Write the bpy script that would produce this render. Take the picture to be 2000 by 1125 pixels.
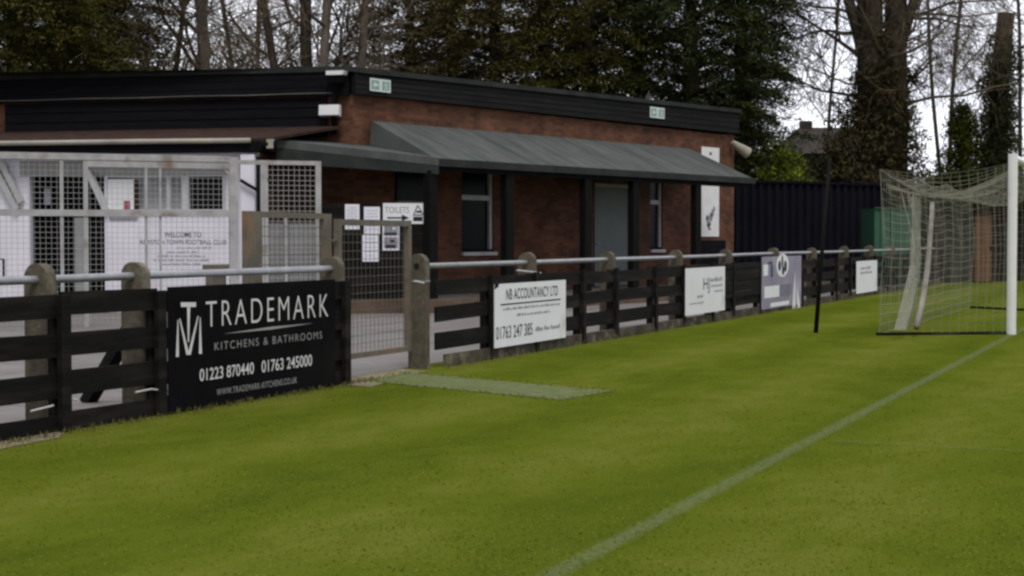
import bpy, math, random
import numpy as np
from mathutils import Vector, Matrix

for o in list(bpy.data.objects):
    bpy.data.objects.remove(o, do_unlink=True)
SC = bpy.context.scene
COL = SC.collection

# ------------------------------------------------------------------ camera, sky, sun, exposure
F_PX = 3000.0                      # focal length in photo pixels (photo 2000 wide)
EYE = 1.353
PITCH = math.atan(95.5 / F_PX)     # camera looks slightly down
cam_d = bpy.data.cameras.new('camera')
cam = bpy.data.objects.new('camera', cam_d)
COL.objects.link(cam)
cam_d.sensor_width = 36.0
cam_d.lens = 36.0 * F_PX / 2000.0
cam_d.clip_start = 0.1
cam_d.clip_end = 3000.0
cam.location = (0, 0, EYE)
cam.rotation_euler = (math.pi / 2 - PITCH, 0, 0)
SC.camera = cam
SC.cycles.filter_width = 2.6       # the soft picture of a small phone camera

SUN_EL, SUN_AZ = 58.0, 168.0       # behind and to the right, veiled by cloud
world = bpy.data.worlds.new('World')
SC.world = world
world.use_nodes = True
wn, wl = world.node_tree.nodes, world.node_tree.links
wn.clear()
w_out = wn.new('ShaderNodeOutputWorld')
w_bg = wn.new('ShaderNodeBackground')
w_sky = wn.new('ShaderNodeTexSky')
w_sky.sky_type = 'NISHITA'
w_sky.sun_disc = False
w_sky.sun_elevation = math.radians(SUN_EL)
w_sky.sun_rotation = math.radians(SUN_AZ)
w_sky.dust_density = 3.0
w_tc = wn.new('ShaderNodeTexCoord')
w_map = wn.new('ShaderNodeMapping')
w_map.inputs['Scale'].default_value = (1.0, 1.0, 2.2)
w_ns = wn.new('ShaderNodeTexNoise')
w_ns.inputs['Scale'].default_value = 5.0
w_ns.inputs['Detail'].default_value = 7.0
w_rp = wn.new('ShaderNodeValToRGB')
w_rp.color_ramp.elements[0].position = 0.32
w_rp.color_ramp.elements[0].color = (6.6, 6.8, 7.7, 1)
w_rp.color_ramp.elements[1].position = 0.62
w_rp.color_ramp.elements[1].color = (10.2, 10.3, 10.9, 1)
w_mx = wn.new('ShaderNodeMixRGB')
w_mx.inputs['Fac'].default_value = 0.88
wl.new(w_tc.outputs['Generated'], w_map.inputs['Vector'])
wl.new(w_map.outputs['Vector'], w_ns.inputs['Vector'])
wl.new(w_ns.outputs['Fac'], w_rp.inputs['Fac'])
wl.new(w_sky.outputs['Color'], w_mx.inputs['Color1'])
wl.new(w_rp.outputs['Color'], w_mx.inputs['Color2'])
# sky bright over the trees, dimmed behind the camera to deepen shade under the canopy
w_sx = wn.new('ShaderNodeSeparateXYZ')
wl.new(w_tc.outputs['Generated'], w_sx.inputs[0])
w_gr = wn.new('ShaderNodeMapRange')
w_gr.interpolation_type = 'SMOOTHSTEP'
w_gr.inputs['From Min'].default_value = -0.6
w_gr.inputs['From Max'].default_value = 0.75
w_gr.inputs['To Min'].default_value = 0.45
w_gr.inputs['To Max'].default_value = 1.12
wl.new(w_sx.outputs['Y'], w_gr.inputs['Value'])
w_ml = wn.new('ShaderNodeVectorMath')
w_ml.operation = 'SCALE'
wl.new(w_mx.outputs['Color'], w_ml.inputs[0])
wl.new(w_gr.outputs[0], w_ml.inputs['Scale'])
wl.new(w_ml.outputs[0], w_bg.inputs['Color'])
w_bg.inputs['Strength'].default_value = 0.12
wl.new(w_bg.outputs['Background'], w_out.inputs['Surface'])

sun_d = bpy.data.lights.new('sun', 'SUN')
sun_d.energy = 1.5
sun_d.angle = math.radians(20)
sun_d.color = (1.0, 0.96, 0.9)
sun = bpy.data.objects.new('sun', sun_d)
COL.objects.link(sun)
_az, _el = math.radians(SUN_AZ), math.radians(SUN_EL)
_sd = Vector((math.sin(_az) * math.cos(_el), math.cos(_az) * math.cos(_el), math.sin(_el)))
sun.rotation_euler = _sd.to_track_quat('Z', 'Y').to_euler()

SC.view_settings.view_transform = 'Standard'
SC.view_settings.look = 'None'
SC.view_settings.gamma = 1.0
SC.view_settings.use_curve_mapping = False
SC.view_settings.exposure = 0.36

# ------------------------------------------------------------------ survey helpers: sight lines of the photo onto real planes
_c, _s = math.cos(PITCH), math.sin(PITCH)


def ray(px, py):
    u = (px - 1000.0) / F_PX
    v = -(py - 562.5) / F_PX
    return Vector((u, v * _s + _c, v * _c - _s))


def at(px, py, Y):
    d = ray(px, py)
    return Vector((0, 0, EYE)) + d * (Y / d.y)


def ground(px, py):
    d = ray(px, py)
    return Vector((0, 0, EYE)) + d * (-EYE / d.z)


class Frame:
    """local x along a wall, y behind it, z up"""
    def __init__(self, origin, direction):
        self.o = Vector((origin[0], origin[1], 0))
        d = Vector((direction[0], direction[1], 0)).normalized()
        self.x = d
        self.y = Vector((-d.y, d.x, 0))
        self.rot = math.atan2(d.y, d.x)

    def world(self, p):
        return self.o + self.x * p[0] + self.y * p[1] + Vector((0, 0, p[2]))

    def local(self, w):
        r = Vector(w) - self.o
        return Vector((r.dot(self.x), r.dot(self.y), w[2]))

    def hit(self, px, py, y=0.0):
        d = ray(px, py)
        e = Vector((0, 0, EYE)) - self.o
        t = (y - e.dot(self.y)) / d.dot(self.y)
        w = Vector((0, 0, EYE)) + d * t
        return self.local(w)


# ------------------------------------------------------------------ mesh builder
class MB:
    def __init__(self):
        self.v, self.f, self.uv, self.mi = [], [], [], []
        self.m = 0

    def face(self, pts, uv=None):
        i = len(self.v)
        self.v.extend([tuple(p) for p in pts])
        self.f.append(tuple(range(i, i + len(pts))))
        if uv is None:
            p0, p1, p2 = Vector(pts[0]), Vector(pts[1]), Vector(pts[2])
            n = (p1 - p0).cross(p2 - p0)
            if abs(n.z) >= max(abs(n.x), abs(n.y)):
                uv = [(p[0], p[1]) for p in pts]
            elif abs(n.x) > abs(n.y):
                uv = [(p[1], p[2]) for p in pts]
            else:
                uv = [(p[0], p[2]) for p in pts]
        self.uv.append(uv)
        self.mi.append(self.m)
        return self

    def hexa(self, b):
        """8 corners: bottom ring (4, ccw from above), top ring (4)"""
        a = b
        self.face([a[3], a[2], a[1], a[0]])
        self.face([a[4], a[5], a[6], a[7]])
        for k in range(4):
            j = (k + 1) % 4
            self.face([a[k], a[j], a[4 + j], a[4 + k]])
        return self

    def box(self, x0, x1, y0, y1, z0, z1):
        return self.hexa([(x0, y0, z0), (x1, y0, z0), (x1, y1, z0), (x0, y1, z0),
                          (x0, y0, z1), (x1, y0, z1), (x1, y1, z1), (x0, y1, z1)])

    def bar(self, p, q, w, h=None, up=(0, 0, 1)):
        """rectangular bar from p to q, w across, h along up"""
        h = w if h is None else h
        p, q = Vector(p), Vector(q)
        d = (q - p).normalized()
        u = Vector(up)
        if abs(d.dot(u)) > 0.98:
            u = Vector((0, 1, 0))
        s = d.cross(u).normalized()
        u = s.cross(d).normalized()
        s, u = s * w / 2, u * h / 2
        self.hexa([p - s - u, q - s - u, q + s - u, p + s - u, p - s + u, q - s + u, q + s + u, p + s + u])
        return self

    def tube(self, pts, radii, n=8, caps=True):
        pts = [Vector(p) for p in pts]
        if not hasattr(radii, '__len__'):
            radii = [radii] * len(pts)
        base = len(self.v)
        prev = None
        for i, p in enumerate(pts):
            d = (pts[min(i + 1, len(pts) - 1)] - pts[max(i - 1, 0)])
            d = d.normalized() if d.length > 1e-9 else Vector((0, 0, 1))
            if prev is None:
                a = Vector((1, 0, 0)) if abs(d.x) < 0.8 else Vector((0, 1, 0))
                s = d.cross(a).normalized()
            else:
                s = (prev - d * prev.dot(d)).normalized()
            prev = s
            t = d.cross(s)
            for k in range(n):
                a = 2 * math.pi * k / n
                self.v.append(tuple(p + (s * math.cos(a) + t * math.sin(a)) * radii[i]))
        for i in range(len(pts) - 1):
            for k in range(n):
                j = (k + 1) % n
                q = (base + i * n + k, base + i * n + j, base + (i + 1) * n + j, base + (i + 1) * n + k)
                self.f.append(q)
                self.uv.append([(k / n, i), ((k + 1) / n, i), ((k + 1) / n, i + 1), (k / n, i + 1)])
                self.mi.append(self.m)
        if caps:
            for ring, rev in ((0, True), (len(pts) - 1, False)):
                q = [base + ring * n + k for k in range(n)]
                self.f.append(tuple(q[::-1] if rev else q))
                self.uv.append([(0, 0)] * n)
                self.mi.append(self.m)
        return self

    def prism(self, outline, y0, y1):
        """outline [(x,z)] ccw seen from -y, extruded y0 (front) to y1"""
        n = len(outline)
        self.face([(x, y0, z) for x, z in outline])
        self.face([(x, y1, z) for x, z in outline[::-1]])
        for k in range(n):
            a, b = outline[k], outline[(k + 1) % n]
            self.face([(b[0], y0, b[1]), (a[0], y0, a[1]), (a[0], y1, a[1]), (b[0], y1, b[1])])
        return self

    def build(self, name, mats, parent=None, frame=None, off=(0, 0, 0), smooth=False, bevel=0.0):
        me = bpy.data.meshes.new(name)
        off = Vector(off)
        me.from_pydata([tuple(Vector(p) - off) for p in self.v], [], self.f)
        if len(self.uv) == len(self.f):
            lay = me.uv_layers.new(name='UVMap')
            flat = [c for fuv in self.uv for uv in fuv for c in uv]
            lay.data.foreach_set('uv', flat)
        mats = mats if isinstance(mats, (list, tuple)) else [mats]
        for m in mats:
            me.materials.append(m)
        if len(mats) > 1:
            me.polygons.foreach_set('material_index', self.mi)
        if smooth:
            me.polygons.foreach_set('use_smooth', [True] * len(me.polygons))
        me.update()
        ob = bpy.data.objects.new(name, me)
        COL.objects.link(ob)
        if parent is not None:
            ob.parent = parent
        elif frame is not None:
            ob.location = frame.world(off)
            ob.rotation_euler = (0, 0, frame.rot)
        else:
            ob.location = off
        if bevel > 0:
            b = ob.modifiers.new('bevel', 'BEVEL')
            b.width = bevel
            b.segments = 2
            b.limit_method = 'ANGLE'
        return ob


def tag(o, label=None, cat=None, group=None, kind=None):
    for k, v in (('label', label), ('category', cat), ('group', group), ('kind', kind)):
        if v:
            o[k] = v
    return o


class Thing:
    """An Empty at the thing's base; parts are meshes in the frame's axes"""
    def __init__(self, name, label, cat, frame=None, off=(0, 0, 0), group=None):
        self.e = bpy.data.objects.new(name, None)
        self.e.empty_display_size = 0.3
        COL.objects.link(self.e)
        self.off = Vector(off)
        self.e.location = frame.world(off) if frame else Vector(off)
        self.e.rotation_euler = (0, 0, frame.rot if frame else 0)
        tag(self.e, label, cat, group)

    def part(self, name, mb, mat, parent=None, label=None, **k):
        o = mb.build(name, mat, parent=parent or self.e, off=self.off, **k)
        if label:
            o['label'] = label
        return o


# ------------------------------------------------------------------ materials
def new_mat(name):
    m = bpy.data.materials.new(name)
    m.use_nodes = True
    nt = m.node_tree
    for n in list(nt.nodes):
        nt.nodes.remove(n)
    out = nt.nodes.new('ShaderNodeOutputMaterial')
    bs = nt.nodes.new('ShaderNodeBsdfPrincipled')
    nt.links.new(bs.outputs[0], out.inputs[0])
    return m, nt.nodes, nt.links, bs, out


def mat(name, c1, c2=None, scale=6.0, rough=0.75, bump=0.0, bscale=40.0, stretch=(1, 1, 1), metal=0.0, lo=0.35, hi=0.65,
        spec=0.3, stain=None, stain_scale=2.0, stain_lo=0.55, stain_hi=0.7):
    m, N, L, bs, out = new_mat(name)
    bs.inputs['Roughness'].default_value = rough
    bs.inputs['Metallic'].default_value = metal
    bs.inputs['Specular IOR Level'].default_value = spec
    c2 = c2 or tuple(c * 0.75 for c in c1)
    tc = N.new('ShaderNodeTexCoord')
    mp = N.new('ShaderNodeMapping')
    mp.inputs['Scale'].default_value = stretch
    L.new(tc.outputs['Object'], mp.inputs['Vector'])
    ns = N.new('ShaderNodeTexNoise')
    ns.inputs['Scale'].default_value = scale
    ns.inputs['Detail'].default_value = 6
    ns.inputs['Roughness'].default_value = 0.65
    L.new(mp.outputs[0], ns.inputs['Vector'])
    rp = N.new('ShaderNodeValToRGB')
    rp.color_ramp.elements[0].position = lo
    rp.color_ramp.elements[0].color = (*c2, 1)
    rp.color_ramp.elements[1].position = hi
    rp.color_ramp.elements[1].color = (*c1, 1)
    L.new(ns.outputs['Fac'], rp.inputs['Fac'])
    col = rp.outputs['Color']
    if stain:
        n2 = N.new('ShaderNodeTexNoise')
        n2.inputs['Scale'].default_value = stain_scale
        n2.inputs['Detail'].default_value = 5
        L.new(mp.outputs[0], n2.inputs['Vector'])
        r2 = N.new('ShaderNodeMapRange')
        r2.inputs['From Min'].default_value = stain_lo
        r2.inputs['From Max'].default_value = stain_hi
        L.new(n2.outputs['Fac'], r2.inputs['Value'])
        mx = N.new('ShaderNodeMixRGB')
        mx.inputs['Color2'].default_value = (*stain, 1)
        L.new(r2.outputs[0], mx.inputs['Fac'])
        L.new(col, mx.inputs['Color1'])
        col = mx.outputs[0]
    L.new(col, bs.inputs['Base Color'])
    if bump > 0:
        nb = N.new('ShaderNodeTexNoise')
        nb.inputs['Scale'].default_value = bscale
        nb.inputs['Detail'].default_value = 5
        L.new(mp.outputs[0], nb.inputs['Vector'])
        bp = N.new('ShaderNodeBump')
        bp.inputs['Strength'].default_value = bump
        bp.inputs['Distance'].default_value = 0.02
        L.new(nb.outputs['Fac'], bp.inputs['Height'])
        L.new(bp.outputs[0], bs.inputs['Normal'])
    return m


def brick_mat(name, c1, c2, mortar, bw=0.225, bh=0.075):
    m, N, L, bs, out = new_mat(name)
    bs.inputs['Roughness'].default_value = 0.88
    bs.inputs['Specular IOR Level'].default_value = 0.2
    tc = N.new('ShaderNodeTexCoord')
    br = N.new('ShaderNodeTexBrick')
    br.inputs['Scale'].default_value = 1.0
    br.inputs['Brick Width'].default_value = bw
    br.inputs['Row Height'].default_value = bh
    br.inputs['Mortar Size'].default_value = 0.006
    br.inputs['Bias'].default_value = -0.1
    br.inputs['Color1'].default_value = (*c1, 1)
    br.inputs['Color2'].default_value = (*c2, 1)
    br.inputs['Mortar'].default_value = (*mortar, 1)
    L.new(tc.outputs['UV'], br.inputs['Vector'])
    ns = N.new('ShaderNodeTexNoise')
    ns.inputs['Scale'].default_value = 1.3
    ns.inputs['Detail'].default_value = 6
    L.new(tc.outputs['Object'], ns.inputs['Vector'])
    rp = N.new('ShaderNodeValToRGB')
    rp.color_ramp.elements[0].position = 0.3
    rp.color_ramp.elements[0].color = (0.45, 0.43, 0.43, 1)
    rp.color_ramp.elements[1].position = 0.7
    rp.color_ramp.elements[1].color = (1.1, 1.05, 1.0, 1)
    L.new(ns.outputs['Fac'], rp.inputs['Fac'])
    mx = N.new('ShaderNodeMixRGB')
    mx.blend_type = 'MULTIPLY'
    mx.inputs['Fac'].default_value = 1.0
    L.new(br.outputs['Color'], mx.inputs['Color1'])
    L.new(rp.outputs['Color'], mx.inputs['Color2'])
    L.new(mx.outputs[0], bs.inputs['Base Color'])
    bp = N.new('ShaderNodeBump')
    bp.invert = True
    bp.inputs['Strength'].default_value = 0.5
    bp.inputs['Distance'].default_value = 0.01
    L.new(br.outputs['Fac'], bp.inputs['Height'])
    L.new(bp.outputs[0], bs.inputs['Normal'])
    return m


def leaf_mat(name, c1, c2, c3):
    """foliage: each spray its own tint, from the 'tint' attribute"""
    m, N, L, bs, out = new_mat(name)
    bs.inputs['Roughness'].default_value = 0.75
    bs.inputs['Specular IOR Level'].default_value = 0.03
    at_ = N.new('ShaderNodeAttribute')
    at_.attribute_name = 'tint'
    rp = N.new('ShaderNodeValToRGB')
    rp.color_ramp.elements[0].position = 0.0
    rp.color_ramp.elements[0].color = (*c1, 1)
    rp.color_ramp.elements[1].position = 1.0
    rp.color_ramp.elements[1].color = (*c3, 1)
    e = rp.color_ramp.elements.new(0.55)
    e.color = (*c2, 1)
    L.new(at_.outputs['Fac'], rp.inputs['Fac'])
    L.new(rp.outputs['Color'], bs.inputs['Base Color'])
    return m


M = {}
M['black_board'] = mat('black_board', (0.012, 0.011, 0.0105), (0.0065, 0.006, 0.006), 5, 0.85, 0.35, 60, stretch=(0.6, 4, 5),
                       stain=(0.042, 0.035, 0.027), stain_scale=1.4, stain_lo=0.50, stain_hi=0.85, spec=0.08)
M['old_board'] = mat('old_board', (0.024, 0.021, 0.016), (0.011, 0.0095, 0.0085), 4, 0.9, 0.4, 60, stretch=(0.6, 4, 5), spec=0.06)
M['concrete'] = mat('concrete', (0.135, 0.117, 0.087), (0.075, 0.064, 0.046), 9, 0.9, 0.5, 70,
                    stain=(0.22, 0.195, 0.15), stain_scale=5, stain_lo=0.58, stain_hi=0.72, spec=0.15)
M['kerb'] = mat('kerb', (0.085, 0.074, 0.056), (0.035, 0.03, 0.023), 3, 0.9, 0.5, 50, stain=(0.17, 0.15, 0.10), stain_scale=4, spec=0.1)
M['galv'] = mat('galv', (0.32, 0.325, 0.34), (0.23, 0.235, 0.25), 7, 0.5, 0.1, 60, metal=0.35, spec=0.4,
                stain=(0.22, 0.19, 0.16), stain_scale=6, stain_lo=0.62, stain_hi=0.8)
M['cage_paint'] = mat('cage_paint', (0.42, 0.42, 0.42), (0.30, 0.295, 0.29), 4, 0.6, 0.15, 50, spec=0.3,
                      stain=(0.17, 0.10, 0.06), stain_scale=2.2, stain_lo=0.58, stain_hi=0.75)
M['gate_steel'] = mat('gate_steel', (0.155, 0.135, 0.105), (0.10, 0.088, 0.07), 5, 0.65, 0.2, 50, spec=0.25,
                      stain=(0.2, 0.12, 0.07), stain_scale=3)
M['mesh_wire'] = mat('mesh_wire', (0.40, 0.40, 0.39), (0.32, 0.32, 0.31), 5, 0.6, spec=0.2)
M['gate_wire'] = mat('gate_wire', (0.13, 0.12, 0.10), (0.09, 0.08, 0.07), 5, 0.6, spec=0.2)
M['brick'] = brick_mat('brick', (0.190, 0.080, 0.045), (0.095, 0.040, 0.026), (0.11, 0.08, 0.063))
M['plinth_brick'] = brick_mat('plinth_brick', (0.17, 0.12, 0.085), (0.13, 0.09, 0.065), (0.15, 0.13, 0.10))
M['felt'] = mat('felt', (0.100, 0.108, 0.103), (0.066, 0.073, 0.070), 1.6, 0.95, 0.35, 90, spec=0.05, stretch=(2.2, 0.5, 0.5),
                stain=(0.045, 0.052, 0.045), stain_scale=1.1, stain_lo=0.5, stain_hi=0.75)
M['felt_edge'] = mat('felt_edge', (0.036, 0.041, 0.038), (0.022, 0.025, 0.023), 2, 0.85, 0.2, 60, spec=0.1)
M['cladding'] = mat('cladding', (0.008, 0.008, 0.011), (0.005, 0.005, 0.0065), 2.5, 0.75, 0.25, 30, stretch=(0.4, 1, 5), spec=0.06)
M['fascia'] = mat('fascia', (0.016, 0.016, 0.016), (0.009, 0.009, 0.0095), 2.5, 0.8, 0.25, 30, stretch=(0.4, 1, 5), spec=0.08)
M['tile_brown'] = mat('tile_brown', (0.05, 0.029, 0.023), (0.026, 0.017, 0.014), 4, 0.95, 0.4, 30, spec=0.05)
M['white_wall'] = mat('white_wall', (0.80, 0.78, 0.86), (0.70, 0.68, 0.76), 1.2, 0.8, 0.12, 60, spec=0.2,
                      stain=(0.45, 0.43, 0.44), stain_scale=1.1, stain_lo=0.6, stain_hi=0.85)
M['white_trim'] = mat('white_trim', (0.55, 0.55, 0.57), (0.42, 0.42, 0.43), 4, 0.6, 0.1, 40, spec=0.3)
M['white_paint'] = mat('white_paint', (0.80, 0.80, 0.80), (0.72, 0.72, 0.71), 3, 0.4, spec=0.45)
M['white_plastic'] = mat('white_plastic', (0.80, 0.79, 0.80), (0.70, 0.69, 0.69), 3, 0.4, spec=0.4)
M['cream'] = mat('cream', (0.36, 0.33, 0.27), (0.26, 0.235, 0.19), 6, 0.55, spec=0.35)
M['gutter'] = mat('gutter', (0.42, 0.39, 0.33), (0.25, 0.23, 0.20), 2, 0.6, stretch=(0.5, 1, 1), spec=0.3)
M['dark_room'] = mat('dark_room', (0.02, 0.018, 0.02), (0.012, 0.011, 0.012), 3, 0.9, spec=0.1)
M['pale_room'] = mat('pale_room', (0.30, 0.30, 0.31), (0.22, 0.22, 0.23), 2, 0.8, spec=0.2)
M['glass'] = mat('glass', (0.006, 0.007, 0.009), (0.004, 0.005, 0.006), 2, 0.25, spec=0.06)
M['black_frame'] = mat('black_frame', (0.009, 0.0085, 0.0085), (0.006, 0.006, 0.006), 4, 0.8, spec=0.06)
M['door_grey'] = mat('door_grey', (0.150, 0.175, 0.172), (0.12, 0.142, 0.14), 1.5, 0.6, 0.1, 30, spec=0.3)
M['black_sign'] = mat('black_sign', (0.0075, 0.0075, 0.009), (0.005, 0.005, 0.006), 2, 0.8, spec=0.02,
                      stain=(0.012, 0.012, 0.010), stain_scale=1.3, stain_lo=0.5, stain_hi=0.8)
M['sign_white'] = mat('sign_white', (0.80, 0.81, 0.84), (0.73, 0.74, 0.76), 1.5, 0.5, spec=0.3,
                      stain=(0.5, 0.48, 0.40), stain_scale=1.6, stain_lo=0.58, stain_hi=0.85)
M['letter_white'] = mat('letter_white', (0.66, 0.66, 0.65), (0.58, 0.58, 0.57), 3, 0.5, spec=0.3)
M['letter_dim'] = mat('letter_dim', (0.34, 0.34, 0.33), (0.26, 0.26, 0.25), 3, 0.5, spec=0.3)
M['ink'] = mat('ink', (0.025, 0.027, 0.05), (0.018, 0.02, 0.035), 3, 0.6, spec=0.2)
M['ink_grey'] = mat('ink_grey', (0.30, 0.30, 0.33), (0.24, 0.24, 0.27), 3, 0.6, spec=0.2)
M['ink_blue'] = mat('ink_blue', (0.06, 0.07, 0.16), (0.05, 0.055, 0.12), 3, 0.6, spec=0.2)
M['ink_red'] = mat('ink_red', (0.35, 0.10, 0.12), (0.28, 0.08, 0.1), 3, 0.6, spec=0.2)
M['paper'] = mat('paper', (0.80, 0.80, 0.88), (0.74, 0.74, 0.82), 4, 0.6, spec=0.25)
M['exit_green'] = mat('exit_green', (0.22, 0.36, 0.30), (0.18, 0.31, 0.26), 3, 0.4, spec=0.3)
M['exit_white'] = mat('exit_white', (0.62, 0.70, 0.67), (0.55, 0.63, 0.6), 3, 0.4, spec=0.3)
M['lilac'] = mat('lilac', (0.30, 0.27, 0.36), (0.20, 0.18, 0.26), 1.4, 0.5, spec=0.3,
                 stain=(0.42, 0.38, 0.46), stain_scale=1.5)
M['lilac_grey'] = mat('lilac_grey', (0.20, 0.19, 0.24), (0.15, 0.14, 0.18), 3, 0.6, spec=0.2)
M['navy_steel'] = mat('navy_steel', (0.007, 0.0072, 0.013), (0.0045, 0.0045, 0.0075), 2.5, 0.8, 0.1, 20, stretch=(1, 1, 0.3), spec=0.06)
M['green_panel'] = mat('green_panel', (0.038, 0.112, 0.066), (0.03, 0.09, 0.054), 2, 0.6, spec=0.25)
M['shed_dark'] = mat('shed_dark', (0.03, 0.024, 0.02), (0.018, 0.015, 0.013), 3, 0.85, 0.3, 30, stretch=(3, 3, 0.5), spec=0.1)
M['orange_wood'] = mat('orange_wood', (0.15, 0.08, 0.045), (0.105, 0.055, 0.032), 3, 0.8, 0.2, 30, stretch=(3, 3, 0.5), spec=0.15)
M['net'] = mat('net', (0.34, 0.335, 0.28), (0.26, 0.255, 0.215), 4, 0.9, spec=0.05)
M['stanchion'] = mat('stanchion', (0.30, 0.28, 0.24), (0.20, 0.185, 0.155), 5, 0.6, spec=0.3)
M['black_pole'] = mat('black_pole', (0.010, 0.010, 0.009), (0.007, 0.007, 0.007), 5, 0.8, spec=0.08)
M['bark'] = mat('bark', (0.085, 0.066, 0.047), (0.032, 0.026, 0.018), 3, 0.95, 0.6, 14, stretch=(3, 3, 0.8), spec=0.1)
M['bark_pale'] = mat('bark_pale', (0.20, 0.17, 0.135), (0.10, 0.085, 0.066), 2, 0.95, 0.5, 12, stretch=(3, 3, 0.8), spec=0.1)
M['twig'] = mat('twig', (0.15, 0.12, 0.09), (0.085, 0.068, 0.05), 3, 0.95, spec=0.02)
M['twig_grey'] = mat('twig_grey', (0.17, 0.145, 0.125), (0.10, 0.085, 0.075), 3, 0.95, spec=0.02)
M['leaf_dark'] = leaf_mat('leaf_dark', (0.018, 0.023, 0.010), (0.034, 0.042, 0.016), (0.064, 0.074, 0.022))
M['leaf_brown'] = leaf_mat('leaf_brown', (0.044, 0.036, 0.015), (0.076, 0.062, 0.023), (0.10, 0.090, 0.026))
M['leaf_olive'] = leaf_mat('leaf_olive', (0.036, 0.036, 0.011), (0.068, 0.064, 0.017), (0.122, 0.110, 0.025))
M['leaf_bright'] = leaf_mat('leaf_bright', (0.10, 0.14, 0.02), (0.19, 0.24, 0.03), (0.28, 0.32, 0.05))
M['leaf_ivy'] = leaf_mat('leaf_ivy', (0.042, 0.033, 0.018), (0.075, 0.058, 0.031), (0.08, 0.080, 0.028))
M['leaf_yellow'] = leaf_mat('leaf_yellow', (0.05, 0.06, 0.014), (0.085, 0.095, 0.02), (0.12, 0.115, 0.03))
M['roof_tile'] = mat('roof_tile', (0.05, 0.042, 0.037), (0.03, 0.025, 0.022), 3, 0.95, 0.3, 20, spec=0.1)
M['mat_green'] = mat('mat_green', (0.150, 0.170, 0.085), (0.105, 0.125, 0.050), 7, 0.95, 0.6, 120, spec=0.0,
                     stain=(0.11, 0.13, 0.04), stain_scale=1.5, stain_lo=0.55, stain_hi=0.8)
M['dry_grass'] = leaf_mat('dry_grass', (0.06, 0.062, 0.015), (0.11, 0.10, 0.04), (0.22, 0.19, 0.11))
M['turf_tuft'] = leaf_mat('turf_tuft', (0.105, 0.128, 0.016), (0.135, 0.155, 0.020), (0.18, 0.185, 0.045))


def pavement_mat():
    m, N, L, bs, out = new_mat('pavement')
    bs.inputs['Roughness'].default_value = 0.85
    bs.inputs['Specular IOR Level'].default_value = 0.2
    tc = N.new('ShaderNodeTexCoord')
    br = N.new('ShaderNodeTexBrick')
    br.offset = 0.5
    br.inputs['Scale'].default_value = 1.0
    br.inputs['Brick Width'].default_value = 3.2
    br.inputs['Row Height'].default_value = 1.7
    br.inputs['Mortar Size'].default_value = 0.02
    br.inputs['Color1'].default_value = (0.185, 0.172, 0.165, 1)
    br.inputs['Color2'].default_value = (0.16, 0.151, 0.147, 1)
    br.inputs['Mortar'].default_value = (0.10, 0.095, 0.088, 1)
    L.new(tc.outputs['Object'], br.inputs['Vector'])
    ns = N.new('ShaderNodeTexNoise')
    ns.inputs['Scale'].default_value = 0.8
    ns.inputs['Detail'].default_value = 8
    ns.inputs['Roughness'].default_value = 0.7
    L.new(tc.outputs['Object'], ns.inputs['Vector'])
    rp = N.new('ShaderNodeValToRGB')
    rp.color_ramp.elements[0].position = 0.3
    rp.color_ramp.elements[0].color = (0.68, 0.66, 0.62, 1)
    rp.color_ramp.elements[1].position = 0.7
    rp.color_ramp.elements[1].color = (1.12, 1.1, 1.1, 1)
    L.new(ns.outputs['Fac'], rp.inputs['Fac'])
    mx = N.new('ShaderNodeMixRGB')
    mx.blend_type = 'MULTIPLY'
    mx.inputs['Fac'].default_value = 1
    L.new(br.outputs['Color'], mx.inputs['Color1'])
    L.new(rp.outputs['Color'], mx.inputs['Color2'])
    L.new(mx.outputs[0], bs.inputs['Base Color'])
    return m


def grass_nodes(N, L):
    """colour of the mown turf, from object coordinates (x along the goal line)"""
    tc = N.new('ShaderNodeTexCoord')

    def noise(scale, detail, stretch=(1, 1, 1), rough=0.6):
        mp = N.new('ShaderNodeMapping')
        mp.inputs['Scale'].default_value = stretch
        L.new(tc.outputs['Object'], mp.inputs['Vector'])
        n = N.new('ShaderNodeTexNoise')
        n.inputs['Scale'].default_value = scale
        n.inputs['Detail'].default_value = detail
        n.inputs['Roughness'].default_value = rough
        L.new(mp.outputs[0], n.inputs['Vector'])
        return n.outputs['Fac']

    def math_(op, a, b):
        n = N.new('ShaderNodeMath')
        n.operation = op
        for i, v in enumerate((a, b)):
            if isinstance(v, (int, float)):
                n.inputs[i].default_value = v
            else:
                L.new(v, n.inputs[i])
        return n.outputs[0]
    big = noise(0.55, 4)
    mid = noise(3.0, 5, (0.6, 1.3, 1))
    fine = noise(38, 4, (0.7, 1.2, 1), 0.75)
    # mowing bands parallel to the goal line
    sx = N.new('ShaderNodeSeparateXYZ')
    L.new(tc.outputs['Object'], sx.inputs[0])
    wob = math_('MULTIPLY', noise(0.5, 2), 1.2)
    ph = math_('MULTIPLY', math_('ADD', sx.outputs['Y'], wob), 2 * math.pi / 1.9)
    band = math_('SINE', ph, 0)
    v = math_('ADD', math_('MULTIPLY', big, 0.42), math_('MULTIPLY', mid, 0.42))
    v = math_('ADD', v, 0.105)
    v = math_('ADD', v, math_('MULTIPLY', fine, 0.55))
    v = math_('ADD', v, math_('MULTIPLY', band, 0.10))
    rp = N.new('ShaderNodeValToRGB')
    el = rp.color_ramp.elements
    el[0].position = 0.55
    el[0].color = (0.052, 0.076, 0.0065, 1)
    el[1].position = 1.05
    el[1].color = (0.118, 0.134, 0.021, 1)
    e = el.new(0.80)
    e.color = (0.086, 0.108, 0.0098, 1)
    L.new(v, rp.inputs['Fac'])
    return tc, rp.outputs['Color'], fine


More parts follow.
